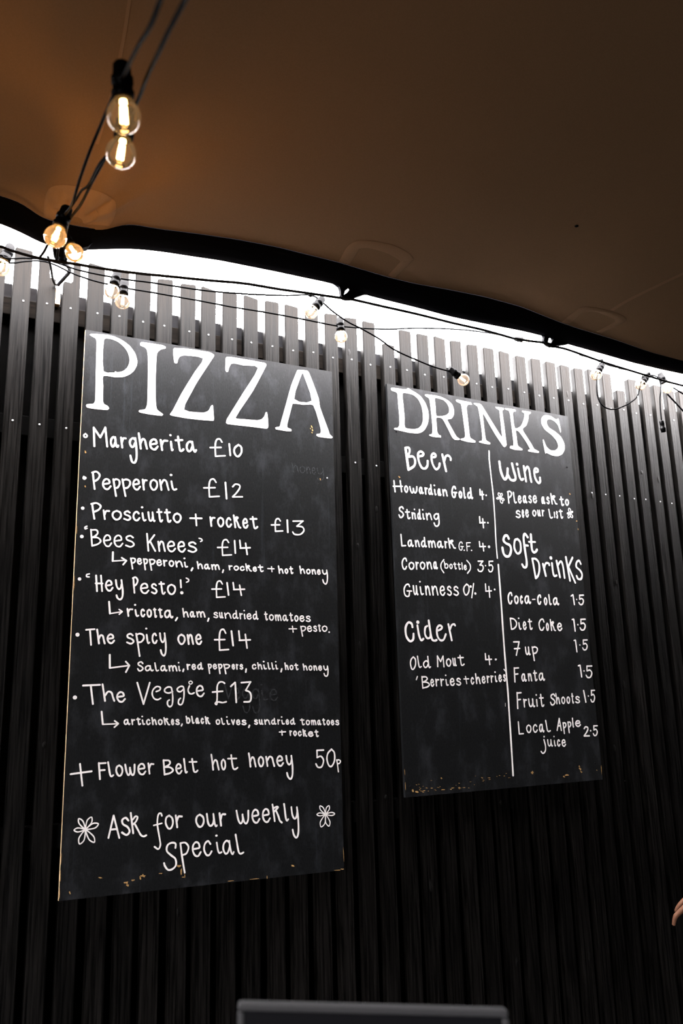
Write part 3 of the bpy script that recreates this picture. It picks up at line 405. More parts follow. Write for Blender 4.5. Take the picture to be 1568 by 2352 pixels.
 ('A', 'white drawn flower before the words Ask for', '31;576,12659 546,12773 493,12882 399,12936 404,12835 482,12739 576,12659|31;576,12659 664,12739 732,12837 719,12948 625,12896 588,12781 576,12659|31;576,12659 707,12660 834,12686 898,12773 781,12796 670,12738 576,12659|31;576,12659 622,12522 696,12391 815,12332 801,12456 697,12568 576,12659|30;576,12659 486,12561 420,12445 445,12322 543,12387 574,12520 576,12659|30;576,12659 474,12695 368,12710 294,12665 377,12617 480,12628 576,12659'),
 ('A', 'white drawn flower after the word weekly', '30;7428,12549 7401,12650 7350,12746 7256,12791 7259,12701 7335,12618 7428,12549|30;7428,12549 7503,12615 7560,12695 7547,12779 7467,12734 7437,12643 7428,12549|30;7428,12549 7534,12515 7645,12499 7729,12539 7643,12585 7532,12576 7428,12549|30;7428,12549 7418,12423 7438,12296 7532,12213 7568,12318 7511,12439 7428,12549|30;7428,12549 7326,12449 7250,12331 7275,12212 7386,12280 7423,12412 7428,12549|30;7428,12549 7330,12582 7226,12599 7148,12562 7226,12518 7330,12525 7428,12549'),
 ('A', 'white handwritten lines reading Ask for our weekly special', '46;1170,12408 1284,12947|46;1284,12947 1450,12385|46;1219,12608 1388,12609|49;1673,12796 1601,12869 1513,12824 1533,12721 1657,12636 1712,12522 1636,12443 1515,12512|51;1728,12981 1809,12473|43;1787,12683 1872,12759 1912,12860 1856,12887 1783,12808|45;1842,12700 1936,12537 2010,12414 2086,12371 2155,12393|41;2566,12851 2538,12915 2467,12882 2448,12645 2517,12284 2542,12117 2488,12022 2385,12088|37;2351,12624 2570,12662|46;2762,12845 2687,12791 2673,12659 2742,12524 2819,12521 2870,12637 2846,12773 2762,12845|53;2944,12831 2992,12530|53;2977,12680 3022,12796 3114,12795|51;3617,12807 3536,12756 3517,12633 3589,12506 3672,12502 3730,12611 3707,12738 3617,12807|52;3815,12811 3851,12588 3913,12495 3986,12531 4015,12639|52;4004,12797 4036,12574 4076,12477 4105,12490|52;4182,12800 4228,12480|52;4213,12639 4257,12763 4347,12763|50;4675,12837 4728,12598 4795,12492 4855,12561 4854,12723|50;4857,12689 4899,12535 4961,12479 5020,12576 5025,12813|51;5155,12657 5246,12664 5325,12686 5299,12790 5226,12823 5158,12752 5147,12624 5202,12505 5289,12478 5359,12568|51;5471,12654 5562,12661 5643,12683 5617,12787 5543,12820 5474,12749 5463,12620 5518,12500 5605,12473 5677,12564|51;5758,12925 5777,12824 5824,12477|52;5805,12725 5884,12799 5931,12842 5880,12857 5804,12832|51;5859,12767 5929,12624 5979,12482 6040,12423|52;6114,12918 6130,12816 6166,12537 6199,12466 6241,12497|52;6342,12816 6371,12605 6438,12496 6501,12554 6521,12664|52;6515,12804 6553,12453 6552,12119 6492,11981 6410,12059 6372,12204|47;2951,12013 2952,12116 2854,12149 2737,12098 2719,11956 2840,11834 2953,11738 2973,11583 2881,11490 2764,11482 2679,11579 2650,11658|47;3086,12111 3141,11759 3218,11368|44;3086,12117 3220,12119 3313,12001 3259,11851 3140,11810|48;3441,11938 3536,11944 3618,11965 3590,12073 3513,12107 3443,12036 3433,11904 3493,11780 3583,11751 3655,11843|48;3926,12029 3857,12108 3771,12042 3748,11898 3816,11761 3897,11750 3962,11835|45;4106,12046 4140,11857 4180,11776 4245,11790|50;4086,12230 4102,12229|49;4471,12019 4393,12073 4312,12005 4294,11869 4355,11744 4426,11769 4475,11895|49;4467,12060 4492,11893 4532,11746 4571,11715 4597,11760|49;4651,12208 4684,12039 4737,11772 4798,11701 4882,11727'),
 ('B', 'bold white handwritten word reading Beer', '95;10769,24189 10848,23433|75;10785,24202 10906,24217 10930,24106 10881,23979 10805,23898|81;10822,23884 11055,23917 11134,23768 11076,23586 10863,23435|81;11284,23955 11439,24000 11487,24087 11371,24139 11264,24039 11280,23784 11389,23563 11534,23552 11627,23676 11643,23827|77;11821,23975 11957,24018 11986,24093 11896,24131 11808,24017 11838,23754 11959,23573 12088,23647 12135,23794|88;12266,24132 12384,23549|78;12322,23892 12411,24089 12527,24125 12607,24049 12605,23979'),
 ('B', 'white handwritten line reading Howardian Gold', '53;10252,22973 10279,22594|54;10497,22998 10534,22619|54;10219,22778 10567,22810|54;10721,22836 10676,22794 10662,22708 10697,22630 10741,22636 10775,22715 10766,22799 10721,22836|54;10866,22826 10897,22682 10945,22623 10996,22675 11003,22777|54;11004,22756 11030,22663 11077,22636 11129,22705 11145,22854|55;11335,22818 11298,22844 11256,22793 11244,22707 11271,22636 11306,22658 11334,22741|55;11334,22843 11342,22742 11358,22655 11376,22640 11390,22671|55;11482,22847 11496,22635|55;11493,22741 11517,22829 11558,22837|55;11716,22811 11682,22846 11636,22795 11622,22708 11653,22639 11694,22669 11719,22748|55;11717,22977 11722,22855 11732,22685 11749,22644 11767,22667|55;11863,22826 11872,22699 11885,22647 11908,22663|61;11858,22976 11864,22976|56;12069,22829 12043,22857 12014,22806 12005,22720 12024,22647 12049,22669 12068,22752|56;12068,22855 12074,22752 12085,22663 12098,22648 12108,22679|56;12203,22848 12222,22642|56;12220,22760 12277,22855 12331,22835 12350,22740 12370,22656|62;12734,22949 12709,23015 12643,22989 12587,22857 12589,22701 12633,22632 12696,22653 12723,22792|62;12660,22801 12774,22809|62;12933,22861 12894,22818 12881,22729 12910,22646 12949,22652 12979,22734 12972,22821 12933,22861|62;13084,23010 13091,22866 13101,22691 13115,22648 13136,22672|63;13375,22837 13330,22873 13265,22818 13245,22728 13285,22656 13342,22688 13378,22771|63;13380,23027 13385,22883 13395,22707 13416,22664 13442,22689'),
 ('B', 'white handwritten price 4', '58;13787,23019 13785,22834|58;13780,22824 13933,22850|58;13872,22957 13874,22675|64;14039,22831 14046,22832'),
 ('B', 'white handwritten line reading Striding', '53;10567,22035 10522,22095 10435,22051 10425,21969 10521,21905 10563,21827 10497,21735 10431,21729 10392,21803|51;10711,22011 10725,21833 10743,21722 10782,21712 10817,21747|51;10652,21925 10803,21942|51;10904,21925 10918,21716|51;10915,21821 10938,21907 10979,21915|51;11010,21903 11017,21778 11026,21726 11040,21741|57;11004,22047 11008,22047|51;11206,21897 11178,21933 11141,21883 11131,21798 11156,21729 11189,21757 11209,21834|52;11206,22060 11211,21940 11220,21772 11234,21731 11249,21753|52;11339,21917 11348,21791 11361,21740 11383,21755|57;11333,22062 11339,22063|52;11472,21940 11496,21736|52;11493,21853 11563,21948 11629,21928 11653,21834 11677,21751|52;11953,21942 11888,21971 11806,21921 11782,21844 11835,21778 11898,21796 11954,21880|52;11959,21977 11975,21828 11969,21639 11904,21544 11814,21548 11774,21635'),
 ('B', 'white handwritten price 4', '55;13692,22017 13694,21811|55;13687,21800 13913,21830|55;13819,21949 13830,21636|68;14031,21829 14038,21829'),
 ('B', 'white handwritten line reading Landmark G.F.', '52;10431,21139 10448,20757|52;10448,20755 10595,20775|53;10818,20941 10769,20966 10713,20917 10696,20834 10731,20765 10779,20787 10816,20867|53;10817,20965 10827,20868 10847,20784 10872,20769 10891,20799|53;10980,20966 10999,20769|53;10995,20881 11044,20971 11091,20949 11109,20858 11127,20778|53;11343,20948 11299,20982 11238,20933 11220,20849 11260,20782 11314,20810 11347,20887|53;11346,21103 11351,20990 11363,20826 11385,20786 11409,20809|54;11500,20984 11522,20785|54;11519,20898 11564,20988 11615,20967 11639,20793|54;11636,20907 11678,20996 11732,20975 11770,20802|54;11997,20985 11944,21011 11884,20961 11865,20876 11902,20806 11953,20828 11994,20910|54;11996,21010 12005,20911 12026,20825 12052,20810 12073,20841|55;12167,21019 12179,20811|55;12177,20915 12201,21000 12243,21007|55;12318,21137 12332,21023 12358,20816|55;12355,20966 12443,21020 12495,21067 12442,21077 12361,21036|55;12414,20997 12479,20918 12521,20837 12581,20822|35;12880,21003 12855,21052 12793,21033 12741,20936 12744,20821 12788,20769 12847,20784 12871,20887|35;12811,20894 12919,20899|45;12941,20770 12947,20771|35;13062,21045 13066,20755|36;13061,21038 13220,21056|36;13069,20912 13187,20928|51;13249,20785 13256,20786'),
 ('B', 'white handwritten price 4', '51;13612,21121 13618,20947|52;13611,20939 13856,20965|51;13752,21064 13770,20801|99;14007,20963 14014,20964'),
 ('B', 'white handwritten line reading Corona (bottle)', '52;10602,20258 10572,20340 10497,20323 10436,20211 10437,20082 10482,19982 10546,19992 10592,20072|52;10788,20220 10716,20175 10693,20084 10747,19998 10818,20005 10873,20089 10861,20179 10788,20220|52;10966,20234 10982,20008|53;10979,20121 11004,20213 11050,20221|53;11221,20252 11154,20207 11132,20115 11183,20029 11249,20035 11300,20120 11289,20210 11221,20252|53;11396,20259 11417,20038|53;11414,20164 11473,20264 11529,20239 11550,20137 11571,20047|53;11749,20258 11716,20288 11679,20235 11668,20143 11692,20064 11724,20086 11748,20175|53;11749,20286 11756,20175 11770,20080 11786,20062 11799,20095|44;12080,20388 11964,20245 11954,20086 12050,19942|41;12092,20322 12104,20248 12112,20106|41;12108,20181 12152,20248 12212,20239 12235,20180 12203,20116 12150,20101 12114,20117|41;12359,20250 12321,20221 12309,20160 12337,20103 12374,20106 12403,20162 12397,20222 12359,20250|41;12511,20308 12518,20188 12528,20107 12551,20099 12572,20123|42;12475,20255 12565,20262|42;12680,20306 12687,20186 12697,20105 12720,20097 12742,20121|42;12644,20253 12734,20261|42;12813,20321 12815,20246 12818,20125 12821,20095 12825,20110|42;12904,20168 12942,20176 12977,20190 12968,20235 12938,20245 12907,20210 12899,20152 12920,20102 12956,20095 12988,20139|45;13027,20419 13145,20288 13148,20126 13021,19973'),
 ('B', 'white handwritten price 3·5', '51;13503,20420 13705,20436|51;13697,20432 13567,20289|51;13567,20289 13673,20277 13699,20182 13620,20077 13509,20073 13473,20129|51;13799,20280 13806,20281|49;13968,20442 14131,20457|49;13968,20442 13959,20288|49;13959,20288 14054,20318 14111,20232 14055,20098 13963,20080 13918,20146'),
 ('B', 'white handwritten line reading Guinness 0%', '51;10674,19409 10634,19478 10538,19453 10461,19318 10471,19156 10540,19082 10632,19102 10665,19246|52;10571,19258 10740,19261|52;10817,19437 10833,19236 10868,19157 10913,19196 10933,19298|52;10931,19443 10944,19241 10965,19155 10983,19171|52;11084,19409 11103,19237 11132,19166 11187,19187|57;11075,19587 11089,19588|52;11285,19442 11307,19162|53;11303,19321 11358,19446 11411,19413 11432,19283 11453,19168|53;11551,19450 11577,19168|53;11573,19328 11644,19454 11713,19422 11739,19291 11764,19176|53;11876,19322 11954,19337 12023,19363 12006,19451 11945,19472 11884,19404 11868,19292 11910,19194 11982,19180 12047,19264|54;12294,19436 12245,19481 12176,19442 12184,19372 12271,19323 12304,19247 12242,19186 12155,19223|54;12579,19444 12522,19489 12439,19450 12448,19379 12551,19330 12590,19255 12516,19193 12413,19230|52;12960,19594 12851,19498 12817,19369 12864,19241 12945,19234 13032,19361 13037,19524 12960,19594|45;13251,19629 13135,19137|80;13118,19520 13124,19520|85;13293,19287 13299,19287'),
 ('B', 'white handwritten price 4', '48;13748,19638 13747,19396|48;13740,19384 13983,19409|48;13884,19552 13892,19184|71;14121,19460 14127,19461'),
 ('B', 'thin white vertical dividing line', '54;14310,24516 14300,24284|49;14292,24234 14319,23599 14356,22842 14351,21867 14330,21235 14338,20580|66;14359,20349 14361,19687 14363,18865 14358,18099 14357,17284 14365,16624 14377,15943 14368,15255 14358,14238 14344,13280'),
 ('B', 'bold white handwritten word reading Cider', '76;10711,18082 10682,18192 10560,18224 10451,18055 10460,17793 10586,17628 10713,17685 10741,17866|72;10902,18137 10944,17840 11015,17665 11107,17707|116;10923,18246 10929,18246|68;11282,18131 11200,18073 11176,17870 11258,17735 11375,17767 11396,17925|73;11347,18311 11387,17976 11437,17710 11534,17654 11617,17680|69;11655,17981 11812,18041 11854,18124 11752,18158 11653,18053 11657,17816 11763,17678 11893,17700 11991,17873|74;12113,18208 12213,17680|65;12163,18031 12254,18186 12356,18214 12384,18173'),
 ('B', 'more white handwriting in the line Old Mout', '47;10692,17122 10606,17043 10571,16907 10609,16752 10676,16736 10759,16869 10762,17045 10692,17122|47;10849,17145 10865,17012 10889,16837 10924,16794 10976,16816|47;11235,16963 11175,17002 11090,16953 11065,16865 11119,16791 11194,16818 11240,16897|48;11240,17141 11247,17006 11263,16831 11292,16788 11326,16810'),
 ('B', 'white handwritten line reading Old Mout', '48;11607,16818 11617,17160|48;11617,17154 11729,16981|49;11729,16981 11835,17156|48;11836,17161 11849,16811|49;12044,17069 11978,17027 11956,16934 12005,16844 12070,16846 12121,16930 12110,17023 12044,17069|49;12215,17083 12225,16920 12249,16855 12281,16885 12296,16967|49;12295,17084 12303,16920 12317,16851 12330,16862|49;12508,17184 12523,17005 12545,16879 12601,16865 12651,16900|49;12423,17111 12636,17116'),
 ('B', 'white handwritten price 4', '51;13544,17255 13548,17064|51;13541,17055 13787,17068|51;13684,17183 13699,16893|26;13944,17081 13935,17055 13973,17045 13996,17076 13944,17081'),
 ('B', 'white handwritten line reading Berries + cherries in quotation marks', '42;10809,16501 10765,16403|47;10979,16496 10992,16133|47;10983,16487 11135,16487 11175,16423 11105,16359 11003,16323|47;11003,16323 11168,16313 11251,16240 11159,16171 10992,16136|47;11316,16302 11361,16310 11400,16327 11390,16390 11354,16407 11319,16361 11311,16281 11336,16210 11378,16197 11415,16255|48;11502,16413 11519,16202|48;11516,16308 11549,16392 11606,16396|48;11698,16419 11714,16208|48;11712,16313 11745,16397 11803,16401|48;11898,16397 11912,16271 11933,16218 11974,16231|53;11892,16538 11903,16538|48;12073,16324 12140,16332 12198,16349 12184,16413 12132,16430 12080,16383 12066,16303 12101,16230 12163,16217 12218,16276|49;12457,16402 12407,16437 12336,16411 12343,16360 12433,16321 12466,16266 12402,16223 12313,16254|39;12606,16417 12799,16421|39;12680,16498 12713,16265|49;12988,16418 12957,16459 12914,16418 12897,16337 12925,16264 12963,16262 12998,16312|50;13090,16582 13100,16475 13114,16272|50;13112,16373 13167,16465 13217,16444 13235,16352 13252,16271|50;13353,16389 13402,16397 13446,16413 13436,16475 13398,16491 13358,16446 13348,16369 13373,16299 13419,16287 13460,16344|50;13555,16505 13566,16300|50;13565,16402 13591,16484 13635,16488|50;13717,16517 13727,16311|50;13726,16414 13753,16496 13797,16500|51;13897,16502 13905,16379 13919,16328 13945,16341|56;13895,16642 13901,16642|51;14048,16437 14091,16445 14129,16462 14120,16524 14087,16541 14053,16495 14043,16417 14065,16346 14105,16334 14141,16391|51;14299,16519 14279,16552 14250,16527 14253,16477 14289,16440 14302,16386 14276,16345 14240,16374|41;14279,16734 14339,16666'),
 ('B', 'bold white handwritten word reading Wine', '96;14741,24161 14778,23802 14909,23523 15045,23648 15097,23938|92;15082,23704 15192,23538 15356,23529 15429,23636 15361,23919 15313,24152|83;15572,23996 15614,23709 15685,23584 15778,23621|114;15542,24157 15549,24158|88;15846,24112 15899,23543|84;15866,23922 16000,24108 16083,24026 16115,23709 16144,23548|84;16347,23943 16489,23985 16485,24071 16382,24086 16321,23945 16342,23707 16469,23538 16560,23601 16569,23752'),
 ('B', 'small white drawn flower before the word Please', '35;14668,22804 14678,22877 14668,22947 14606,22979 14578,22912 14614,22853 14668,22804|35;14668,22804 14723,22857 14763,22917 14747,22972 14687,22932 14668,22868 14668,22804|35;14668,22804 14705,22755 14755,22718 14825,22726 14806,22778 14740,22798 14668,22804|35;14668,22804 14652,22721 14659,22642 14727,22604 14762,22678 14725,22747 14668,22804|35;14668,22804 14603,22807 14538,22798 14494,22757 14548,22742 14610,22767 14668,22804'),
 ('B', 'more white handwriting in the line Please ask to see our list', '53;15029,23060 15027,22860 15032,22645|53;15011,23050 15115,23086 15186,23010 15137,22903 15035,22829|53;15273,23057 15282,22923 15298,22723 15327,22675 15374,22704|53;15485,22818 15537,22833 15584,22858 15574,22933 15534,22949 15491,22889 15478,22792 15504,22709 15552,22698 15597,22773|54;15802,22942 15764,22974 15719,22914 15703,22811 15728,22724 15766,22751 15798,22850|54;15802,22973 15806,22851 15819,22746 15838,22727 15854,22764|54;16062,22964 16029,23002 15980,22967 15983,22906 16043,22866 16065,22801 16020,22746 15960,22776|54;16180,22891 16244,22907 16302,22933 16290,23009 16241,23025 16188,22963 16172,22865 16203,22781 16263,22771 16318,22848'),
 ('B', 'more white handwriting in the line Please ask to see our list', '53;15495,22353 15437,22388 15352,22351 15359,22291 15463,22255 15502,22193 15424,22137 15321,22163|53;15611,22294 15635,22306 15657,22328 15653,22404 15634,22422 15614,22365 15608,22269 15620,22185 15642,22172 15663,22244|53;15775,22321 15823,22335 15866,22359 15857,22434 15820,22451 15781,22392 15769,22295 15792,22212 15837,22200 15878,22274|51;16169,22465 16111,22423 16090,22340 16129,22264 16184,22270 16230,22348 16223,22429 16169,22465|51;16329,22481 16334,22338 16357,22283 16391,22312 16409,22385|52;16411,22488 16415,22345 16428,22285 16441,22296|52;16541,22501 16547,22296|52;16549,22399 16577,22483 16621,22491'),
 ('B', 'white handwritten lines reading Please ask to see our list', '57;16657,22980 16625,23010 16586,22954 16572,22858 16593,22776 16625,22801 16652,22894|57;16657,23009 16660,22894 16670,22795 16686,22778 16699,22812|58;16906,22993 16875,23028 16828,22995 16831,22938 16888,22900 16908,22840 16865,22788 16808,22816|58;17023,23176 17032,23036 17050,22797|58;17053,22970 17142,23034 17195,23091 17143,23103 17061,23053|58;17112,23007 17173,22917 17212,22824 17271,22809|58;17502,23096 17507,22906 17518,22794 17557,22785 17594,22820|59;17439,22999 17590,23017|59;17783,23023 17726,22980 17705,22894 17742,22816 17796,22823 17841,22903 17836,22986 17783,23023|52;16859,22561 16872,22483 16894,22291 16937,22246 17006,22276|52;17113,22473 17111,22327 17110,22267 17110,22283|58;17116,22630 17116,22630|53;17248,22476 17237,22515 17220,22484 17220,22425 17240,22383 17246,22320 17230,22270 17210,22303|53;17412,22594 17416,22432 17426,22301 17462,22289 17495,22329|53;17355,22534 17492,22549'),
 ('B', 'small white drawn flower after the word list', '35;17881,22504 17908,22580 17912,22655 17853,22697 17810,22630 17835,22562 17881,22504|35;17881,22504 17940,22520 17995,22546 18016,22588 17962,22583 17917,22546 17881,22504|35;17881,22504 17880,22433 17901,22369 17970,22345 17990,22411 17944,22463 17881,22504|35;17881,22504 17811,22445 17758,22378 17771,22315 17846,22358 17874,22430 17881,22504|35;17881,22504 17828,22516 17770,22517 17724,22487 17766,22467 17824,22480 17881,22504'),
 ('B', 'bold white handwritten words reading Soft Drinks', '93;14903,21323 14845,21425 14725,21391 14669,21241 14764,21142 14930,21078 14969,20905 14870,20698 14721,20674 14626,20770 14595,20968|79;15301,21337 15170,21267 15125,20991 15243,20802 15396,20908 15407,21212 15301,21337|89;15762,21436 15653,21546 15576,21403 15594,20946 15629,20544 15591,20345 15483,20324 15417,20418|85;15630,21126 15743,21124|90;15919,21545 15911,21030 15980,20900 16084,20927 16143,21002|71;15802,21265 16089,21280|84;15892,20655 15978,19964|80;15904,20656 16050,20655 16176,20525 16181,20272 16098,20053 15983,19949|85;16369,20486 16452,20064|76;16404,20335 16501,20519 16637,20527 16656,20467|81;16787,20541 16802,20204 16852,20074 16952,20100|122;16753,20733 16760,20734|81;17012,20641 17108,20046|77;17046,20473 17207,20632 17289,20487 17322,20032|82;17475,20809 17571,19942|77;17790,20807 17533,20429|77;17565,20425 17812,19876|78;18166,20595 18093,20711 17970,20641 17937,20472 18096,20351 18178,20199 18111,20035 17969,20023 17908,20128'),
 ('B', 'white handwritten line reading Coca-Cola', '62;14852,19286 14828,19373 14756,19356 14693,19241 14688,19104 14726,18999 14786,19007 14834,19090|60;15044,19271 14984,19222 14964,19119 15005,19020 15061,19025 15108,19119 15100,19222 15044,19271|60;15295,19229 15272,19280 15238,19227 15224,19123 15244,19032 15274,19030 15301,19095|61;15572,19256 15513,19290 15443,19230 15418,19126 15458,19037 15517,19062 15566,19162|61;15572,19287 15579,19163 15600,19055 15630,19035 15654,19072|44;15754,19177 15867,19186|61;16131,19268 16112,19341 16052,19327 15998,19230 15993,19116 16023,19028 16073,19035 16114,19105|59;16350,19258 16305,19213 16289,19117 16318,19025 16361,19029 16397,19116 16392,19212 16350,19258|60;16515,19375 16521,19262 16530,19071 16552,19024 16587,19049|60;16857,19238 16799,19270 16728,19214 16703,19117 16742,19034 16801,19058 16850,19151|60;16858,19267 16864,19152 16884,19051 16913,19033 16937,19068'),
 ('B', 'white handwritten price 1·5', '51;17553,19373 17645,19423|61;17650,19413 17675,19068|57;17961,19415 18147,19428|56;17961,19415 17947,19272|56;17947,19272 18057,19299 18121,19218 18054,19094 17949,19078 17898,19140|56;17800,19256 17806,19256'),
 ('B', 'white handwritten line reading Diet Coke', '54;14709,18480 14728,18106|54;14709,18480 14868,18455 14965,18340 14934,18212 14828,18126 14745,18105|54;15068,18329 15079,18179 15101,18117 15146,18134|60;15065,18491 15076,18491|55;15261,18241 15311,18252 15356,18273 15346,18348 15308,18368 15267,18311 15255,18215 15280,18130 15326,18116 15369,18188|55;15539,18462 15546,18274 15559,18138 15596,18124 15632,18162|55;15479,18386 15625,18394'),
 ('B', 'more white handwriting in the line Diet Coke', '55;16189,18396 16153,18483 16054,18467 15969,18351 15965,18214 16019,18107 16103,18115 16168,18199|56;16333,18348 16297,18303 16283,18205 16307,18110 16341,18113 16369,18202 16366,18300 16333,18348|56;16484,18480 16491,18351 16505,18106|56;16508,18283 16579,18341 16621,18391 16580,18405 16515,18365|56;16555,18316 16604,18219 16634,18121 16681,18102|57;16804,18235 16885,18246 16957,18268 16943,18342 16881,18360 16815,18304 16795,18210 16834,18127 16908,18114 16978,18184'),
 ('B', 'white handwritten price 1·5', '52;17503,18514 17573,18531|63;17578,18521 17596,18105|63;17747,18337 17754,18338|58;17913,18532 18123,18544|58;17913,18532 17898,18371|58;17898,18371 18022,18399 18093,18307 18018,18168 17900,18151 17842,18222'),
 ('B', 'white handwritten line reading 7 up', '54;14779,17667 15014,17675|53;15014,17671 14852,17216|54;14793,17435 15018,17450|54;15271,17493 15281,17316 15319,17245 15373,17279 15401,17367|54;15404,17494 15412,17317 15433,17241 15455,17254|54;15567,17507 15593,17253 15616,17042|55;15579,17476 15676,17508 15777,17471 15780,17382 15699,17297 15598,17283'),
 ('B', 'white handwritten price 1·5', '47;17501,17761 17564,17778|59;17569,17768 17588,17364|52;17753,17605 17760,17605|53;17937,17784 18122,17793|52;17937,17784 17923,17637|52;17923,17637 18032,17662 18095,17577 18028,17451 17924,17437 17873,17503'),
 ('B', 'white handwritten line reading Fanta', '53;14721,16784 14707,16314|53;14720,16773 14904,16785|53;14721,16567 14857,16581|53;15132,16543 15088,16575 15036,16524 15018,16430 15048,16349 15092,16370 15128,16458|53;15132,16571 15138,16458 15153,16360 15175,16341 15193,16374|53;15301,16578 15312,16350|54;15312,16479 15360,16578 15402,16550 15416,16444 15429,16350|54;15589,16688 15595,16499 15605,16372 15637,16358 15667,16393|54;15538,16608 15662,16611|54;15922,16570 15866,16604 15800,16551 15776,16457 15813,16374 15869,16395 15916,16485|54;15922,16599 15929,16485 15948,16385 15976,16366 15999,16399'),
 ('B', 'white handwritten price 1·5', '52;17595,16865 17672,16886|62;17678,16876 17703,16479|57;17833,16683 17840,16683|55;17992,16854 18226,16861|54;17992,16854 17975,16685|54;17975,16685 18113,16712 18194,16614 18110,16470 17979,16456 17914,16532'),
 ('B', 'more white handwriting in the line Fruit Shoots', '55;14765,15953 14743,15433|55;14764,15940 14931,15951|55;14760,15713 14884,15727|55;15024,15727 15035,15477|55;15035,15602 15070,15701 15127,15705|55;15234,15734 15247,15558 15295,15487 15364,15519 15399,15606|55;15403,15731 15412,15555 15439,15480 15467,15492|56;15581,15706 15583,15555 15586,15493 15594,15509|62;15582,15869 15584,15869|56;15776,15878 15783,15640 15797,15504 15839,15488 15878,15525|56;15709,15763 15871,15766'),
 ('B', 'white handwritten line reading Fruit Shoots', '52;16397,15822 16348,15887 16247,15852 16231,15770 16337,15696 16381,15614 16301,15528 16225,15529 16185,15607|50;16453,15903 16458,15773 16465,15562|50;16467,15667 16517,15761 16561,15740 16574,15645 16588,15560|50;16767,15777 16711,15739 16690,15655 16727,15572 16780,15574 16825,15649 16819,15734 16767,15777|50;16995,15782 16945,15744 16926,15660 16959,15577 17006,15578 17046,15654 17041,15739 16995,15782|51;17181,15892 17181,15701 17185,15586 17203,15573 17220,15605|51;17151,15802 17220,15806|51;17491,15755 17436,15790 17355,15766 17361,15714 17460,15675 17495,15619 17421,15577 17323,15608|59;17733,15990 17788,15598|54;17927,15804 17934,15804|52;18095,15996 18248,16001|52;18095,15996 18077,15830|52;18077,15830 18168,15856 18217,15758 18156,15617 18069,15604 18030,15679'),
 ('B', 'white handwritten mark beside Local Apple juice', '20;14238,15613 14229,15510'),
 ('B', 'white handwritten line reading Local Apple juice', '49;14723,14988 14727,14597|50;14727,14595 14900,14599|50;15155,14873 15082,14831 15056,14735 15107,14640 15177,14640 15234,14725 15225,14822 15155,14873|50;15490,14826 15441,14876 15368,14829 15339,14733 15382,14644 15445,14640 15504,14699|51;15727,14845 15682,14880 15628,14828 15609,14731 15639,14645 15685,14665 15722,14757|51;15727,14874 15733,14757 15749,14654 15771,14634 15790,14667|51;15899,15005 15914,14884 15940,14687 15989,14637 16066,14659|52;16373,14663 16506,15055|52;16506,15055 16558,14657|52;16428,14809 16540,14816|52;16658,14909 16671,14727 16681,14552|52;16664,14887 16718,14908 16774,14879 16775,14815 16729,14756 16673,14749|52;16879,14928 16891,14745 16902,14569|52;16885,14906 16939,14927 16995,14898 16996,14834 16950,14774 16894,14767|52;17103,15048 17103,14942 17104,14795 17111,14758 17123,14776|53;17238,14869 17332,14874 17415,14887 17398,14943 17326,14959 17250,14920 17227,14851 17273,14787 17359,14774 17439,14823|48;15759,14375 15803,14164 15780,14005 15675,13927 15598,13989|64;15773,14473 15779,14473|48;15918,14363 15928,14220 15967,14162 16023,14186 16052,14257|48;16056,14359 16063,14216 16084,14153 16107,14163|49;16207,14327 16212,14204 16222,14153 16244,14165|54;16208,14462 16213,14462|49;16435,14303 16406,14345 16361,14305 16342,14224 16368,14149 16407,14146 16443,14196|49;16549,14236 16616,14242 16675,14256 16663,14318 16612,14337 16558,14293 16541,14216 16574,14144 16635,14130 16692,14185|53;17594,14686 17665,14745 17760,14721 17759,14649 17670,14539 17564,14442|53;17563,14439 17800,14435|58;17879,14607 17886,14606|51;18053,14767 18213,14768|51;18053,14767 18039,14629|51;18039,14629 18133,14649 18187,14566 18127,14451 18037,14442 17994,14505'),
 ('A', 'faint rubbed-out word Veggie under the newer price', '37;4308,16295 4430,15886|37;4430,15886 4550,16294|37;4640,16025 4694,16036 4741,16060 4723,16151 4679,16175 4639,16109 4636,15995 4672,15892 4725,15874 4765,15957|37;5029,16116 4957,16165 4874,16106 4856,16000 4918,15900 4984,15917 5036,16028|37;5032,16165 5062,15952 5076,15650 5018,15499 4922,15520 4869,15673|38;5336,16105 5261,16154 5175,16094 5155,15988 5219,15887 5288,15904 5342,16016|38;5339,16153 5369,15940 5382,15636 5321,15484 5221,15505 5167,15659|38;5446,16105 5484,15923 5539,15846 5636,15864|42;5426,16278 5451,16278|38;5722,15980 5823,15991 5911,16015 5885,16108 5805,16133 5728,16066 5713,15950 5771,15845 5867,15825 5947,15910'),
 ('A', 'faint rubbed-out words honey beside the top prices', '31;6515,23183 6531,23091 6559,22879|31;6552,22986 6616,23090 6681,23076 6708,22982 6734,22899|31;6876,23103 6810,23056 6791,22968 6844,22889 6910,22899 6960,22982 6945,23067 6876,23103|31;7015,23088 7040,22880|31;7033,22999 7077,23095 7123,23074 7144,22978 7164,22894|31;7226,22989 7271,23003 7311,23024 7298,23088 7262,23102 7228,23050 7222,22967 7249,22896 7292,22887 7327,22952|32;7398,23093 7422,22965 7495,22907 7570,22955 7599,23028|31;7599,23115 7627,22900 7606,22765 7527,22699 7436,22718 7400,22771'),
]

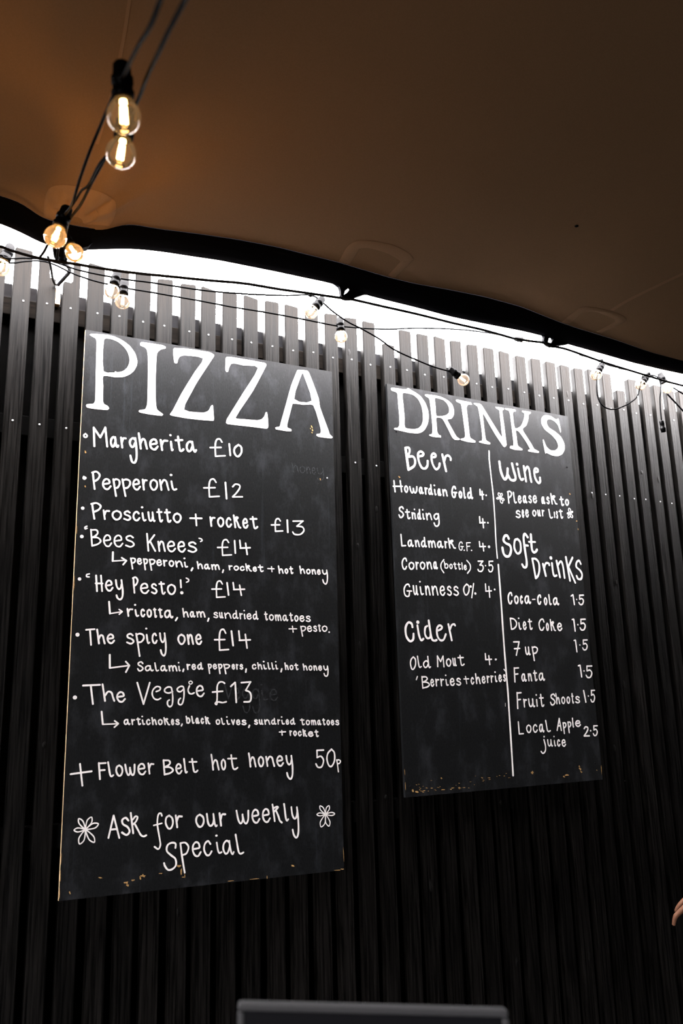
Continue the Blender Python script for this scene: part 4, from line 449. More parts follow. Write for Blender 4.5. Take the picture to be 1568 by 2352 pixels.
# ------------------------------------------------------------------ the setting
X0, X1 = -4.0, 8.0
bm = bmesh.new(); box(bm, X0 - .2, X1 + .2, BACK_Y - 3, 1.2, -.1, 0)
tag(from_bm('floor', bm, FLOOR), 'dark floor under the tent', kind='structure')
bm = bmesh.new()                          # added left wall; its opening is placed and sized to light the boards
box(bm, X0 - .12, X0, -3.5, .0, 0, 3.9); box(bm, X0 - .12, X0, BACK_Y - .1, -6.3, 0, 3.9); box(bm, X0 - .12, X0, -6.3, -3.5, 2.2, 3.9)
tag(from_bm('added_wall_left', bm, BACKING), 'unseen dark side wall added to shape the daylight, with a wide opening', kind='structure')
bm = bmesh.new(); box(bm, X1, X1 + .12, BACK_Y - .1, .0, 0, 3.9)  # unseen right wall, added to keep out side light
tag(from_bm('added_wall_right', bm, BACKING), 'unseen dark side wall added to block side light', kind='structure')
bm = bmesh.new(); box(bm, X0, X1, BACK_Y - .1, BACK_Y, 0, 2.3)  # unseen far wall, added to close off light from behind the camera
tag(from_bm('added_wall_front', bm, BACKING), 'unseen dark far wall added to cut frontal daylight', kind='structure')
bm = bmesh.new(); box(bm, X0, X1, .075, .11, 0, 2.727); box(bm, X0, -.85, .075, .11, 2.727, 2.87); box(bm, 3.42, X1, .075, .11, 2.727, 2.87)  # raised ends beyond the slats are added, unseen, to block sky light
tag(from_bm('wall_back', bm, BACKING), 'dark boarded wall behind the fence slats', kind='structure')

# ------------------------------------------------------------------ slatted fence
fence = thing('slatted_fence', (1.1, .02, 0), 'black-stained fence of upright timber slats behind both menu boards', 'fence')
FW, FT = .0485, .022
EDGE = [-.157, -.089, -.020, .050, .123, .191, .260, .334, .401, .472, .544, .618, .689, .763, .836, .911, .983, 1.060, 1.131, 1.204, 1.278, 1.349, 1.423, 1.498, 1.571, 1.648, 1.723, 1.796, 1.868, 1.939, 2.013, 2.087, 2.158, 2.228, 2.303, 2.372, 2.447]
TOP = [1.773, 1.757, 1.764] + [1.771]*14 + [1.700, 1.767, 1.766, 1.768, 1.768, 1.766, 1.767, 1.764, 1.760, 1.763, 1.762, 1.760, 1.760, 1.765, 1.763, 1.700, 1.760, 1.755, 1.757, 1.746]
EDGE = [EDGE[0] - .0702*k for k in range(9, 0, -1)] + EDGE + [EDGE[-1] + .0735*k for k in range(1, 13)]
TOP = [1.771 + random.uniform(-.004, .004) for _ in range(9)] + TOP + [1.757 + random.uniform(-.006, .006) for _ in range(12)]
rs = random.Random(3)
bm = bmesh.new(); box(bm, EDGE[0] - .05, EDGE[-1], .036, .062, 2.672, 2.727, .003)
rail = from_bm('rail', bm, RAIL, fence)
bm = bmesh.new(); box(bm, EDGE[0] - .05, EDGE[-1], .060, .100, 2.728, 2.781, .003)
tag(from_bm('capping_strip', bm, CAPPING, fence), 'pale grey strip showing through the gaps near the top')
for z in (2.345, 1.25, .35):
    bm = bmesh.new(); box(bm, EDGE[0] - .05, EDGE[-1], .036, .073, z - .03, z + .03, .003)
    from_bm('rail', bm, BACKING, fence)

def screw_head(x, y, z, r, mt, parent, tilt=0):
    bm = bmesh.new()
    lathe(bm, [(-.0002, r*.95), (.0009, r), (.0016, r*.8), (.0014, r*.3), (.0009, 0)], (x, y, z), (tilt, -1, 0), 10)
    return from_bm('screw', bm, mt, parent, smooth=True)

for i, (xr, top) in enumerate(zip(EDGE, TOP)):
    xl = xr - FW
    zt = top + 1.1
    dz = rs.uniform(-.003, .003)
    k = i - 9
    if k == 1:      # notched on its right
        prof = [(xl, 0), (xr, 0), (xr, 2.797), (xr - .016, 2.799), (xr - .0185, 2.812), (xr - .018, zt - .004), (xl, zt)]
    elif k == 2:    # notched on its left
        prof = [(xl, 0), (xr, 0), (xr, 2.866), (xr - .021, 2.867), (xr - .021, 2.802), (xr - .026, 2.796), (xl + .004, 2.797), (xl, 2.79)]
    else:
        prof = [(xl, 0), (xr, 0), (xr, zt + dz - .002), (xr - .004, zt + dz), (xl + .004, zt - dz + .001), (xl, zt - dz - .002)]
    bm = bmesh.new()
    y0 = .0134 + rs.uniform(-.0009, .0009)
    fr = [bm.verts.new((x, y0, z)) for x, z in prof]
    bk = [bm.verts.new((x, y0 + FT, z)) for x, z in prof]
    bm.faces.new(fr); bm.faces.new(bk[::-1])
    for a in range(len(prof)):
        b = (a + 1) % len(prof)
        bm.faces.new((fr[b], fr[a], bk[a], bk[b]))
    bmesh.ops.recalc_face_normals(bm, faces=bm.faces)
    long = [e for e in bm.edges if e.calc_length() > 2 and min(v.co.y for v in e.verts) < y0 + .001 and max(v.co.y for v in e.verts) < y0 + .001]
    bmesh.ops.bevel(bm, geom=long, offset=.0018, segments=2, affect='EDGES')
    sl = from_bm('slat', bm, STAIN, fence)
    for z in (2.714, 2.346):
        x = xl + FW*.5 + rs.uniform(-.005, .005) + .004
        if 2.5 < z or xl < -.05 or xl > 1.84 or .82 < xl < .98:
            screw_head(x, y0, z + rs.uniform(-.004, .004),   .0029, SCREW, sl)
    # knots: slightly proud, smoother ovals in the wood
    for _ in range(rs.choice((0, 1, 1, 2, 2, 3))):
        kx, kz = xl + rs.uniform(.012, .037), rs.uniform(.5, 2.75)
        rx, rz = rs.uniform(.004, .008), rs.uniform(.008, .022)
        bm = bmesh.new()
        cv_ = bm.verts.new((kx, y0 - .0012, kz))
        R1 = [bm.verts.new((kx + .6*rx*math.cos(a*.5236), y0 - .0009, kz + .6*rz*math.sin(a*.5236))) for a in range(12)]
        R2 = [bm.verts.new((kx + rx*math.cos(a*.5236)*(1 + .12*math.sin(3*a)), y0 + .0003, kz + rz*math.sin(a*.5236))) for a in range(12)]
        for a in range(12):
            b = (a + 1) % 12
            bm.faces.new((cv_, R1[a], R1[b])); bm.faces.new((R1[a], R2[a], R2[b], R1[b]))
        from_bm('knot', bm, KNOT, sl, smooth=True)

# ------------------------------------------------------------------ menu boards
def tenths(s):
    return [tuple(float(a)*1e-4 for a in q.split(',')) for q in s.split()]

def writing_mesh(strokes, name, parent, mt, lift=.0004):
    bm = bmesh.new()
    for si, st in enumerate(strokes):
        wd, pts = st.split(';')
        hw = float(wd)*.5e-4
        P = [Vector((x, z)) for x, z in tenths(pts)]
        P = [p.to_2d() for p in smooth_path([(p.x, p.y, 0) for p in P], 7)]
        Q = [P[0]]
        for p in P[1:]:
            if (p - Q[-1]).length > 1e-5: Q.append(p)
        if len(Q) < 2: continue
        y = -lift - .00007*(si % 7)
        rng = random.Random(si*31 + len(Q))
        f0 = rng.uniform(0, 6.28)
        L, R = [], []
        for i, p in enumerate(Q):
            d = (Q[min(i+1, len(Q)-1)] - Q[max(i-1, 0)]).normalized()
            n = Vector((-d.y, d.x))
            h = hw*(1 + .07*math.sin(f0 + i*.55))
            hl = hr = h
            if 0 < i < len(Q) - 1:
                u, w2 = Q[i] - Q[i-1], Q[i+1] - Q[i]
                turn = math.atan2(u.x*w2.y - u.y*w2.x, u.dot(w2))
                rad = (u.length + w2.length)*.5/max(abs(turn), 1e-6)
                if turn > 0: hl = min(h, rad*.9)
                else: hr = min(h, rad*.9)
            L.append(p + n*hl); R.append(p - n*hr)
        vL = [bm.verts.new((p.x, y, p.y)) for p in L]
        vR = [bm.verts.new((p.x, y, p.y)) for p in R]
        for i in range(len(Q) - 1):
            try: bm.faces.new((vL[i], vL[i+1], vR[i+1], vR[i]))
            except ValueError: pass
        for e, (a, b, c, sg) in enumerate(((Q[0], vL[0], vR[0], -1), (Q[-1], vL[-1], vR[-1], 1))):
            d = ((Q[1] - Q[0]) if e == 0 else (Q[-1] - Q[-2])).normalized()*sg
            n = Vector((-d.y, d.x))
            hh = (Vector((b.co.x, b.co.z)) - Vector((c.co.x, c.co.z))).length*.5
            yc = y - .00002*(1 + e)
            mid = Vector(((b.co.x + c.co.x)/2, (b.co.z + c.co.z)/2))
            seq = [bm.verts.new((mid.x + hh*(math.cos(t)*n.x + math.sin(t)*d.x), yc, mid.y + hh*(math.cos(t)*n.y + math.sin(t)*d.y))) for t in (math.pi*k/6 for k in range(0, 7))]
            bm.faces.new(seq)
    for f in bm.faces:
        f.normal_update()
        if f.normal.y > 0: f.normal_flip()
    return from_bm(name, bm, mt, parent, recalc=False)

def poly_mesh(loops, y0, y1, bm):
    """flat outline with holes, front at y0 and back at y1"""
    V = [[Vector((x, z, 0)) for x, z in lp] for lp in loops]
    tris = tessellate_polygon(V)
    flat = [p for lp in V for p in lp]
    fr = [bm.verts.new((p.x, y0, p.y)) for p in flat]
    bk = [bm.verts.new((p.x, y1, p.y)) for p in flat]
    for t in tris:
        try:
            bm.faces.new([fr[i] for i in t]); bm.faces.new([bk[i] for i in t][::-1])
        except ValueError: pass
    o = 0
    for lp in V:
        n = len(lp)
        for k in range(n):
            a, b = o + k, o + (k+1) % n
            bm.faces.new((fr[a], fr[b], bk[b], bk[a]))
        o += n

def rounded(pts, n=3):
    """gently rounded closed outline through the points"""
    P = [Vector((*p, 0)) for p in pts]
    out = []
    N = len(P)
    for i in range(N):
        p0, p1, p2, p3 = P[i-1], P[i], P[(i+1) % N], P[(i+2) % N]
        m1, m2 = (p2 - p0)*.5, (p3 - p1)*.5
        ln = (p2 - p1).length
        for m_ in (m1, m2):
            if m_.length > ln*.8: m_ *= ln*.8/m_.length
        for k in range(n):
            t = k/n
            q = (2*t**3 - 3*t*t + 1)*p1 + (t**3 - 2*t*t + t)*m1*.8 + (-2*t**3 + 3*t*t)*p2 + (t**3 - t*t)*m2*.8
            out.append((q.x, q.y))
    return out

BOARDS = {
    'A': dict(c=[(0.0, 1.102), (.799, 1.097), (.802, 2.653), (-.001, 2.649)], t=.012,
              label='taller black menu board headed PIZZA, hung on the slats'),
    'B': dict(c=[(1.017, 1.284), (1.823, 1.294), (1.821, 2.640), (1.014, 2.645)], t=.012,
              label='shorter black menu board headed DRINKS, hung on the slats'),
}
HEADLAB = {'A': 'white serif capitals reading PIZZA', 'B': 'white serif capitals reading DRINKS'}

def chip(bm, x, z, rx, rz, rng, y=-.0004):
    n = 9
    c = bm.verts.new((x, y - .0001, z))
    a0 = rng.uniform(0, 6.28)
    ring = []
    for k in range(n):
        a = 2*math.pi*k/n
        q = rng.uniform(.45, 1.25)
        ring.append(bm.verts.new((x + rx*q*math.cos(a + a0*.1), y, z + rz*q*math.sin(a))))
    for k in range(n):
        bm.faces.new((c, ring[(k+1) % n], ring[k]))

for key, B in BOARDS.items():
    c = B['c']
    cx = sum(p[0] for p in c)/4
    root = thing('menu_board', (cx, .006, c[0][1]), B['label'], 'menu board')
    bm = bmesh.new()
    poly_mesh([c], 0.0, B['t'] - .0015, bm)
    bmesh.ops.recalc_face_normals(bm, faces=bm.faces)
    pn = from_bm('panel', bm, BOARD, root)
    pn.data.materials.append(PLY)
    if key == 'A':                                   # raw plywood shows along the pizza board's left edge
        for f in pn.data.polygons:
            if f.normal.x < -.9: f.material_index = 1
    bm = bmesh.new()
    for o, h in HEADINGS[key]:
        poly_mesh([rounded(tenths(o))] + ([rounded(tenths(h))] if h else []), -.0006, .0, bm)
    tag(from_bm('heading', bm, CHALK, root), HEADLAB[key])
    for b, lab, data in WRITING:
        if b == key:
            nm = 'rubbed_out_word' if 'rubbed-out' in lab else 'price' if ' price ' in lab else 'bullet_point' if ' mark ' in lab else 'arrow' if 'arrow' in lab else 'flower_drawing' if 'drawn flower' in lab else 'divider_line' if 'dividing' in lab else 'menu_heading' if 'bold' in lab else 'menu_line'
            tag(writing_mesh(data.split('|'), nm, root, GHOST if nm == 'rubbed_out_word' else CHALK, .0001 if nm == 'rubbed_out_word' else .0004), lab)
    # bare wood where the paint has chipped off, mostly along the lower edge
    rng = random.Random(5 if key == 'A' else 9)
    bm = bmesh.new()
    if key == 'A':
        spots = [(.026, 1.118, .0025, .004), (.101, 1.146, .006, .002), (.167, 1.128, .006, .003), (.171, 1.120, .004, .003), (.184, 1.132, .006, .002),
                 (.210, 1.140, .007, .004), (.203, 1.136, .003, .004), (.257, 1.141, .005, .0015), (.306, 1.154, .007, .004), (.312, 1.140, .0018, .012), (.322, 1.130, .0015, .008),
                 (.317, 1.126, .004, .0015), (.793, 1.100, .006, .002), (.775, 1.099, .014, .0012), (.636, 1.124, .005, .003), (.558, 1.101, .0015, .005), (.520, 1.101, .014, .001), (.45, 1.103, .01, .001),
                 (.7985, 1.14, .001, .02), (.015, 2.276, .0035, .005), (.018, 2.176, .003, .004), (.750, 2.274, .003, .004)]
        spots += [(.001, z, .0008, rng.uniform(.006, .02)) for z in (1.12, 1.16, 1.2, 1.9, 2.05)]
        # small patches of paint rubbed off near the heading
        spots += [(.724, 2.447, .003, .006), (.726, 2.436, .003, .004), (.719, 2.441, .0015, .003), (.724, 2.428, .003, .002)]
    else:
        spots = [(1.516, 1.333, .006, .005), (1.662, 1.317, .012, .004), (1.650, 1.313, .005, .003), (1.725, 1.334, .006, .008), (1.729, 1.324, .005, .004), (1.722, 1.343, .004, .003),
                 (1.800, 1.327, .002, .002), (1.044, 1.303, .004, .006), (1.06, 1.298, .008, .004), (1.152, 1.334, .004, .003), (1.046, 2.313, .004, .004),
                 (1.795, 2.326, .0035, .004), (1.0185, 1.36, .001, .01), (1.0185, 1.32, .001, .014), (1.818, 2.223, .004, .002), (1.820, 2.192, .002, .004), (1.8215, 1.33, .0015, .02)]
        for _ in range(46):
            x = rng.uniform(1.05, 1.42)
            spots.append((x, 1.296 + abs(rng.gauss(0, .012)) + (.02 if x > 1.28 else 0), rng.uniform(.002, .006), rng.uniform(.0006, .0016)))
    for x, z, rx, rz in spots: chip(bm, x, z, rx, rz, rng)
    tag(from_bm('bare_wood_chips', bm, CHIP, root, recalc=False), 'brown bare wood where the black paint has chipped off')
    scr = [(.09, 2.53, 1), (.775, 2.28, 1)] if key == 'A' else [(1.044, 2.475, 0), (1.795, 2.432, 0), (1.795, 1.35, 0), (1.036, 1.315, 0)]
    for x, z, bright in scr:
        screw_head(x, 0, z, .003, SCREW if bright else HOLDER, root)

# ------------------------------------------------------------------ tent canopy
HL = [(-0.2686,2.7819),(-0.2258,2.7717),(-0.1877,2.7588),(-0.1514,2.7489),(-0.1052,2.749),(-0.0551,2.76),(-0.0041,2.774),(0.0658,2.7926),(0.1259,2.8021),(0.1877,2.8078),(0.2509,2.8122),(0.3157,2.8182),(0.3957,2.8204),(0.4503,2.822),(0.5201,2.824),(0.5917,2.8245),(0.6503,2.8262),(0.6875,2.8257),(0.7403,2.8212),(0.7985,2.8131),(0.8963,2.8106),(0.9791,2.8092),(1.108,2.8036),(1.2198,2.8046),(1.3358,2.8076),(1.4153,2.8102),(1.513,2.8093),(1.6221,2.7989),(1.7521,2.7926),(1.9332,2.7826),(2.0761,2.781),(2.193,2.7815)]
HU = [(-0.2769,2.8322),(-0.2247,2.8281),(-0.2028,2.8141),(-0.1752,2.797),(-0.1698,2.7945),(-0.105,2.7963),(-0.044,2.7995),(-0.0159,2.8043),(0.0089,2.8172),(0.0235,2.8289),(0.0523,2.8392),(0.1236,2.8434),(0.2367,2.8574),(0.3552,2.8693),(0.4792,2.8763),(0.6091,2.8752),(0.6876,2.8745),(0.7445,2.8709),(0.8628,2.8644),(0.9577,2.8645),(1.079,2.8718),(1.2272,2.8776),(1.3814,2.8733),(1.5419,2.8502),(1.6252,2.8423),(1.7984,2.8323),(1.9804,2.8148),(2.1417,2.81)]
HL = [(-4.0, 2.76), (-1.2, 2.76), (-.7, 2.77), (-.42, 2.79)] + HL + [(2.5, 2.79), (3.2, 2.81), (4, 2.79), (8, 2.79)]
HU = [(-4.0, 2.85), (-1.2, 2.85), (-.7, 2.86), (-.42, 2.852)] + HU + [(2.5, 2.82), (3.2, 2.85), (4, 2.83), (8, 2.83)]
def lerp(T, x):
    for (a, za), (b, zb) in zip(T, T[1:]):
        if a <= x <= b: return za + (zb - za)*(x - a)/(b - a)
    return T[0][1] if x < T[0][0] else T[-1][1]
def smooth_lerp(T, x, r=.012):
    return sum(lerp(T, x + d*r) for d in (-2, -1, 0, 1, 2))/5

HEMY = -.30
def canopy_z(x, y):
    t = HEMY - y                                       # distance from the hem towards the viewer
    if t < 1.2: base = 2.850 + .20*t + .30*t*t - .11*t**3
    else: base = 3.332 + .445*(t - 1.2) - .125*(t - 1.2)**2
    dz = smooth_lerp(HU, x) - 2.850
    dip = dz*math.exp(-t/.30)
    wide = .35*dz*math.exp(-t/.9)
    px, r = x + .09, math.hypot(x + .09, t)             # puckers running out of the tied-down patch
    ang = math.atan2(px, t + 1e-6)
    puck = .0105*(math.sin(ang*11 + .6) + .5*math.sin(ang*19))*math.exp(-r/.20)*min(1, r/.05)
    return base + dip*.75 + wide*.7 + dz*.0 + (dz*(1 - .75 - .245)*math.exp(-t/.05)) + puck*min(1, t/.02)

canopy = thing('tent_canopy', (2.0, -3.2, 2.2), 'large tan stretch tent canopy overhead with a black hem above the fence', 'tent canopy')
xs = [X0 + .15*k for k in range(24)] + [-.40 + .0165*k for k in range(165)]
xs += [xs[-1] + .15*k for k in range(1, 60)]
xs = sorted(set(round(x, 4) for x in xs if X0 <= x <= X1)) + [X1]
ts = [-.012, 0, .006, .015, .03, .045, .06, .08, .10, .13, .16, .20, .25, .30, .36, .43, .5, .6, .7, .85, 1.0, 1.2, 1.4, 1.65, 1.9, 2.2, 2.6, 3.0, 3.5, 4.0, 4.6, 5.2, 5.8, HEMY - BACK_Y]
bm = bmesh.new()
G = [[bm.verts.new((x, HEMY - t, canopy_z(x, HEMY - t))) for x in xs] for t in ts]
for a in range(len(ts) - 1):
    for b in range(len(xs) - 1):
        bm.faces.new((G[a][b], G[a][b+1], G[a+1][b+1], G[a+1][b]))
for f in bm.faces:
    f.normal_update()
    if f.normal.z > 0: f.normal_flip()
BV = BVHTree.FromBMesh(bm)
from_bm('canopy_fabric', bm, FABRIC, canopy, smooth=True, recalc=False)

# hem sleeve: a padded dark band between the fabric and the daylight
bm = bmesh.new()
rings = []
hx = [x for x in xs]
for x in hx:
    u = Vector((x, HEMY, canopy_z(x, HEMY))); l = Vector((x, -.25, smooth_lerp(HL, x)))
    md = (u + l)/2
    d = (l - u); n = Vector((0, -d.z, d.y)).normalized()
    if n.y > 0: n = -n
    sec = [u + Vector((0, .002, .004)), u*.75 + l*.25 + n*.008, md + n*.010, u*.25 + l*.75 + n*.008, l + n*.003, l - n*.005, u*.25 + l*.75 - n*.012, md - n*.014, u*.75 + l*.25 - n*.010]
    rings.append([bm.verts.new(p) for p in sec])
for A, B_ in zip(rings, rings[1:]):
    for k in range(9):
        bm.faces.new((A[k], A[(k+1) % 9], B_[(k+1) % 9], B_[k]))
bm.faces.new(rings[0]); bm.faces.new(rings[-1][::-1])
from_bm('hem', bm, HEM, canopy, smooth=True)

def px(s, div=1.0):
    return [tuple(float(a) for a in q.split(',')) for q in s.split()]

def on_canopy(p, off=.003):
    loc, nor, i, dist = BV.ray_cast(CAM, ray(*p).normalized())
    if loc is None:
        return None
    if nor.z > 0: nor = -nor
    return loc + nor*off

def ring_patch(outer, inner, label, off=.0035, n=4):
    """band of webbing sewn on the underside: outer and inner outlines with matching points"""
    bm = bmesh.new()
    O = smooth_path([(*p, 0) for p in outer], 5); I = smooth_path([(*p, 0) for p in inner], 5)
    rows = []
    for a, b in zip(O, I):
        row = []
        for k in range(n + 1):
            q = on_canopy((a.x + (b.x - a.x)*k/n, a.y + (b.y - a.y)*k/n), off if 0 < k < n else off*.35)
            row.append(q)
        rows.append(row)
    rows = [[bm.verts.new(q) for q in r] for r in rows if all(q is not None for q in r)]
    for A, B_ in zip(rows, rows[1:]):
        for k in range(n): bm.faces.new((A[k], A[k+1], B_[k+1], B_[k]))
    return tag(from_bm('reinforcing_patch', bm, PATCH, canopy, smooth=True), label)

ring_patch(px('778,600 793,572 804,560 819,553 842,552 896,561 934,578 947,592 945,600 907,637'),
           px('803,605 821,578 825,571 838,569 850,570 886,580 915,596 919,602 916,604 891,631'),
           'rounded webbing patch above the middle of the hem')
ring_patch(px('1289,739 1319.6,714 1334.5,706 1351.6,704.5 1390,711.8 1424,722.4 1436,731 1432.5,739.5 1381.4,765'),
           px('1309,741.6 1334.5,720.3 1351.6,715.2 1364,715.2 1381.4,720.3 1407,731 1411.2,737.3 1405,742 1368.6,761.6'),
           'rounded webbing patch above the hem, nearer the drinks board')
ring_patch(px('100,497 103,455 115,431 140,424 175,427 230,440 257,455 266,469 262,498 251,518'),
           px('150,508 155,500 160,497 165,496 170,497 176,498 182,500 188,504 190,508 190,512'),
           'puckered webbing patch above the tied-down corner of the hem', n=14)

def seam(pts, wpx, label):
    bm = bmesh.new()
    P = smooth_path([(*p, 0) for p in pts], 8)
    prev = None
    for p in P:
        a, b = on_canopy((p.x - wpx, p.y - wpx*.3), .0015), on_canopy((p.x + wpx, p.y + wpx*.3), .0015)
        if a is None or b is None: continue
        r = (bm.verts.new(a), bm.verts.new(b))
        if prev: bm.faces.new((prev[0], prev[1], r[1], r[0]))
        prev = r
    return tag(from_bm('seam', bm, PATCH, canopy, smooth=True), label)
seam([(300, -20), (283, 90), (262, 190), (240, 270), (222, 330)], 4, 'sewn seam in the fabric beside the lit bulbs')
seam([(1580, 622), (1500, 660), (1440, 690), (1404, 712)], 4, 'sewn seam running up from the patch')
bm = bmesh.new()
c0 = on_canopy((1323, 517), .003)
lathe(bm, [(0, .006), (.002, .006), (.003, .003), (.003, 0)], c0, (0, 0, -1), 10)
tag(from_bm('eyelet', bm, HOLDER, canopy, smooth=True), 'small dark eyelet in the fabric')

def web_loop(outer, hole, label, Y=-.25):
    bm = bmesh.new()
    q = lambda s: [((v := at_y(*p, Y)).x, v.z) for p in px(s)]
    poly_mesh([q(outer), q(hole)], Y - .006, Y + .006, bm)
    return tag(from_bm('hem_loop', bm, HEM, canopy), label)
web_loop('752,640 768,652 777,659 780,668 781,680 787,687.5 796,689.5 806,689 816,684 838,676.5 862,672 872,650', '788,678 790.5,670 796,665 802.5,660 801,667 795,674', 'loop of webbing pulled down to the rope, above the gap between the boards')
web_loop('1232,758 1245,768 1247.5,775 1246,784 1253.6,793 1263,797.5 1276,795.5 1305,790.5 1318,780', '1256,787 1258,778 1266,774.5 1268,781 1262.5,790', 'loop of webbing pulled down to the rope, above the drinks board')

# ------------------------------------------------------------------ ropes and festoon lights
def cable_part(root, pts, r, name='cable', mt=None, seg=8, n=7):
    bm = bmesh.new()
    tube(bm, smooth_path(pts, n), r, seg)
    return from_bm(name, bm, mt or RUBBER, root, smooth=True)

rope_pts = [at_y(a, b, -.255) for a, b in px('-60,560 0,566 22,574 82,591 130,600 170,606 250,619 320,628 400,636 480,644 560,651 640,664 712,674 790,685.5 805,687 880,704 960,722 1040,742 1110,758 1178,777')]
rope_pts2 = [at_y(a, b, -.255) for a, b in px('1178,777 1222,784 1246,787 1263,795 1300,802 1380,830 1460,855 1520,873 1568,886 1640,905')]
rope = thing('tension_rope', rope_pts[6], 'dark braided rope threaded through the hem loops along the fence top', 'rope')
cable_part(rope, rope_pts, .0042, 'rope_length', ROPE)
cable_part(rope, rope_pts2, .0042, 'rope_length', ROPE)

def bulb_set(root, hold, ctr, rad, label=None, lit=False, watt=0, mt=None):
    """lamp holder at hold, glass globe centred at ctr"""
    hold, ctr = Vector(hold), Vector(ctr)
    ax = (ctr - hold).normalized()
    neck = ctr - ax*rad*1.06
    bm = bmesh.new()
    hl = .048*rad/.0225
    r0 = .0145*rad/.0225
    lathe(bm, [(-hl, 0), (-hl, r0*.6), (-hl*.92, r0*.8), (-hl*.6, r0*.85), (-hl*.58, r0*1.0), (-hl*.4, r0), (-hl*.38, r0*.92), (-hl*.2, r0*.92), (-hl*.18, r0*1.05), (-.1*hl, r0*1.05), (.02*hl, r0*1.0), (.04*hl, 0)], neck, ax, 16)
    tag(from_bm('lamp_holder', bm, mt or HOLDER, root, smooth=True), 'black lamp holder' if not mt else 'pale lamp holder')
    bm = bmesh.new()
    prof = [(-rad*1.1, rad*.5), (-rad*.96, rad*.54)]
    for k in range(3, 17):
        a = math.pi*k/16
        if a > .66: prof.append((-rad*math.cos(a), rad*math.sin(a) if k < 16 else 0))
    lathe(bm, prof, ctr, ax, 24)
    g_ = from_bm('bulb', bm, GLASS, root, smooth=True)
    if label: g_['label'] = label
    # filament: a slim lit stem with two bars
    bm = bmesh.new()
    side = ax.cross(Vector((0, 1, 0))).normalized()
    for s in (-1, 1):
        p0 = ctr - ax*rad*.55 + side*s*rad*.10
        p1 = ctr + ax*rad*.42 + side*s*rad*.13
        tube(bm, [p0, (p0 + p1)/2, p1], rad*.11, 6)
    lathe(bm, [(-rad*.95, rad*.2), (-rad*.75, rad*.22), (-rad*.6, rad*.08), (-rad*.55, 0)], ctr, ax, 8)
    from_bm('filament', bm, FILAMENT if lit else WARM_DIM, g_, smooth=True)
    if watt:
        ld = bpy.data.lights.new('bulb_light', 'POINT')
        ld.energy = watt; ld.color = (1.0, .50, .13); ld.shadow_soft_size = rad*.35
        lo = bpy.data.objects.new('bulb_light', ld)
        COL.objects.link(lo)
        lo.parent = root
        lo.matrix_parent_inverse = Matrix.Translation(-root.location)
        lo.location = ctr

BULB_W = .03
# the strand that runs from the hem over the viewer's head: two cables twisted side by side
over = thing('festoon_lights', at_depth(200, 420, 1.45), 'twin-cable festoon lights with glowing bulbs running up overhead from the hem', 'string lights', None)
A_ = [(130,596,2.02),(136,560,1.93),(146,500,1.76),(165,470,1.66),(182,415,1.55),(205,350,1.42),(230,290,1.33),(258,225,1.2),(290,160,1.06),(318,105,.96),(345,60,.88),(372,-10,.80),(395,-80,.72)]
B_ = [(150,596,2.02),(150,545,1.90),(160,505,1.76),(185,470,1.66),(208,425,1.55),(238,370,1.42),(268,315,1.33),(312,240,1.2),(338,175,1.06),(362,125,.96),(388,70,.88),(425,0,.80),(460,-60,.72)]
C_ = [(146,500,1.755),(172,462,1.65),(187,438,1.60),(203,425,1.55),(226,380,1.42),(250,352,1.36)]
for T in (A_, B_): cable_part(over, [at_depth(*p) for p in T], .0027)
cable_part(over, [at_depth(*p) for p in C_], .0024)
bulb_set(over, at_depth(281,190,1.115), at_depth(284.5,267,1.115), .0222, 'glowing bulb at the top of the strand', True, BULB_W)
bulb_set(over, at_depth(287,290,1.255), at_depth(277.5,352,1.25), .0222, 'second glowing bulb hanging just below it', True, BULB_W)
bulb_set(over, at_depth(143,505,1.75), at_depth(127,544,1.74), .0226, 'glowing bulb in front of the tied-down hem', True, 1.2)
bulb_set(over, at_depth(150,548,1.95), at_depth(171,581,1.94), .0205, 'glowing bulb beside the tie', True, 1.2)

YF = -.20
upper = thing('festoon_lights', at_y(500, 670, YF), 'upper string of festoon bulbs along the fence top, ending above the drinks heading', 'string lights')
cable_part(upper, [at_y(a, b, YF) for a, b in px('-40,596 0,586 10,592 30,594 60,593 110,598 180,620 240,633 290,642 340,648 400,657 460,666 520,672 600,677 660,678.5 712,678 735,690 765,716 800,740 830,755 870,778 905,803 950,824 1000,844 1046,856')], .0026)
bulb_set(upper, at_y(267, 637, YF), at_y(257, 669, YF), .0205, 'bulb hanging from the upper cable at the left end', False, 0)
bulb_set(upper, at_y(737, 690, YF), at_y(714.5, 716, YF), .0215, 'bulb above the last letters of the pizza board', False, 0)
bulb_set(upper, at_y(1043, 856, YF), at_y(1064, 872.5, YF), .0200, 'bulb just above the drinks heading', False, 0)
lower = thing('festoon_lights', at_y(560, 710, YF), 'lower string of festoon bulbs sagging across the slats below the rope', 'string lights')
cable_part(lower, [at_y(a, b, YF + .03) for a, b in px('-30,606 0,603 30,604 60,600 100,600 130,610 160,625 200,640 240,651 284,661 340,670 400,680.5 465,692 530,704.5 590,714 650,724.5 700,734 765,747 800,751 850,755 900,756 960,753.5 1050,756.5 1110,763 1150,770 1182,778')], .0026)
bulb_set(lower, at_y(284, 661, YF+.03), at_y(281.5, 693, YF+.03), .0212, 'bulb hanging from the lower cable at the left end', False, 0)
bulb_set(lower, at_y(781, 747, YF+.03), at_y(783, 773, YF+.03), .0200, 'bulb hanging over the gap between the boards', False, 0)
bulb_set(lower, at_y(1181, 778, YF+.03), at_y(1206, 781, YF+.03), .0150, 'small bulb lying along the rope in the glare', False, 0)
bulb_set(lower, at_y(14, 588, YF+.03), at_y(2, 614, YF+.03), .0230, 'bulb cut by the edge of the view', True, .05)
right = thing('festoon_lights', at_y(1420, 845, YF), 'looped string of three festoon bulbs right of the drinks board with a dangling plug', 'string lights')
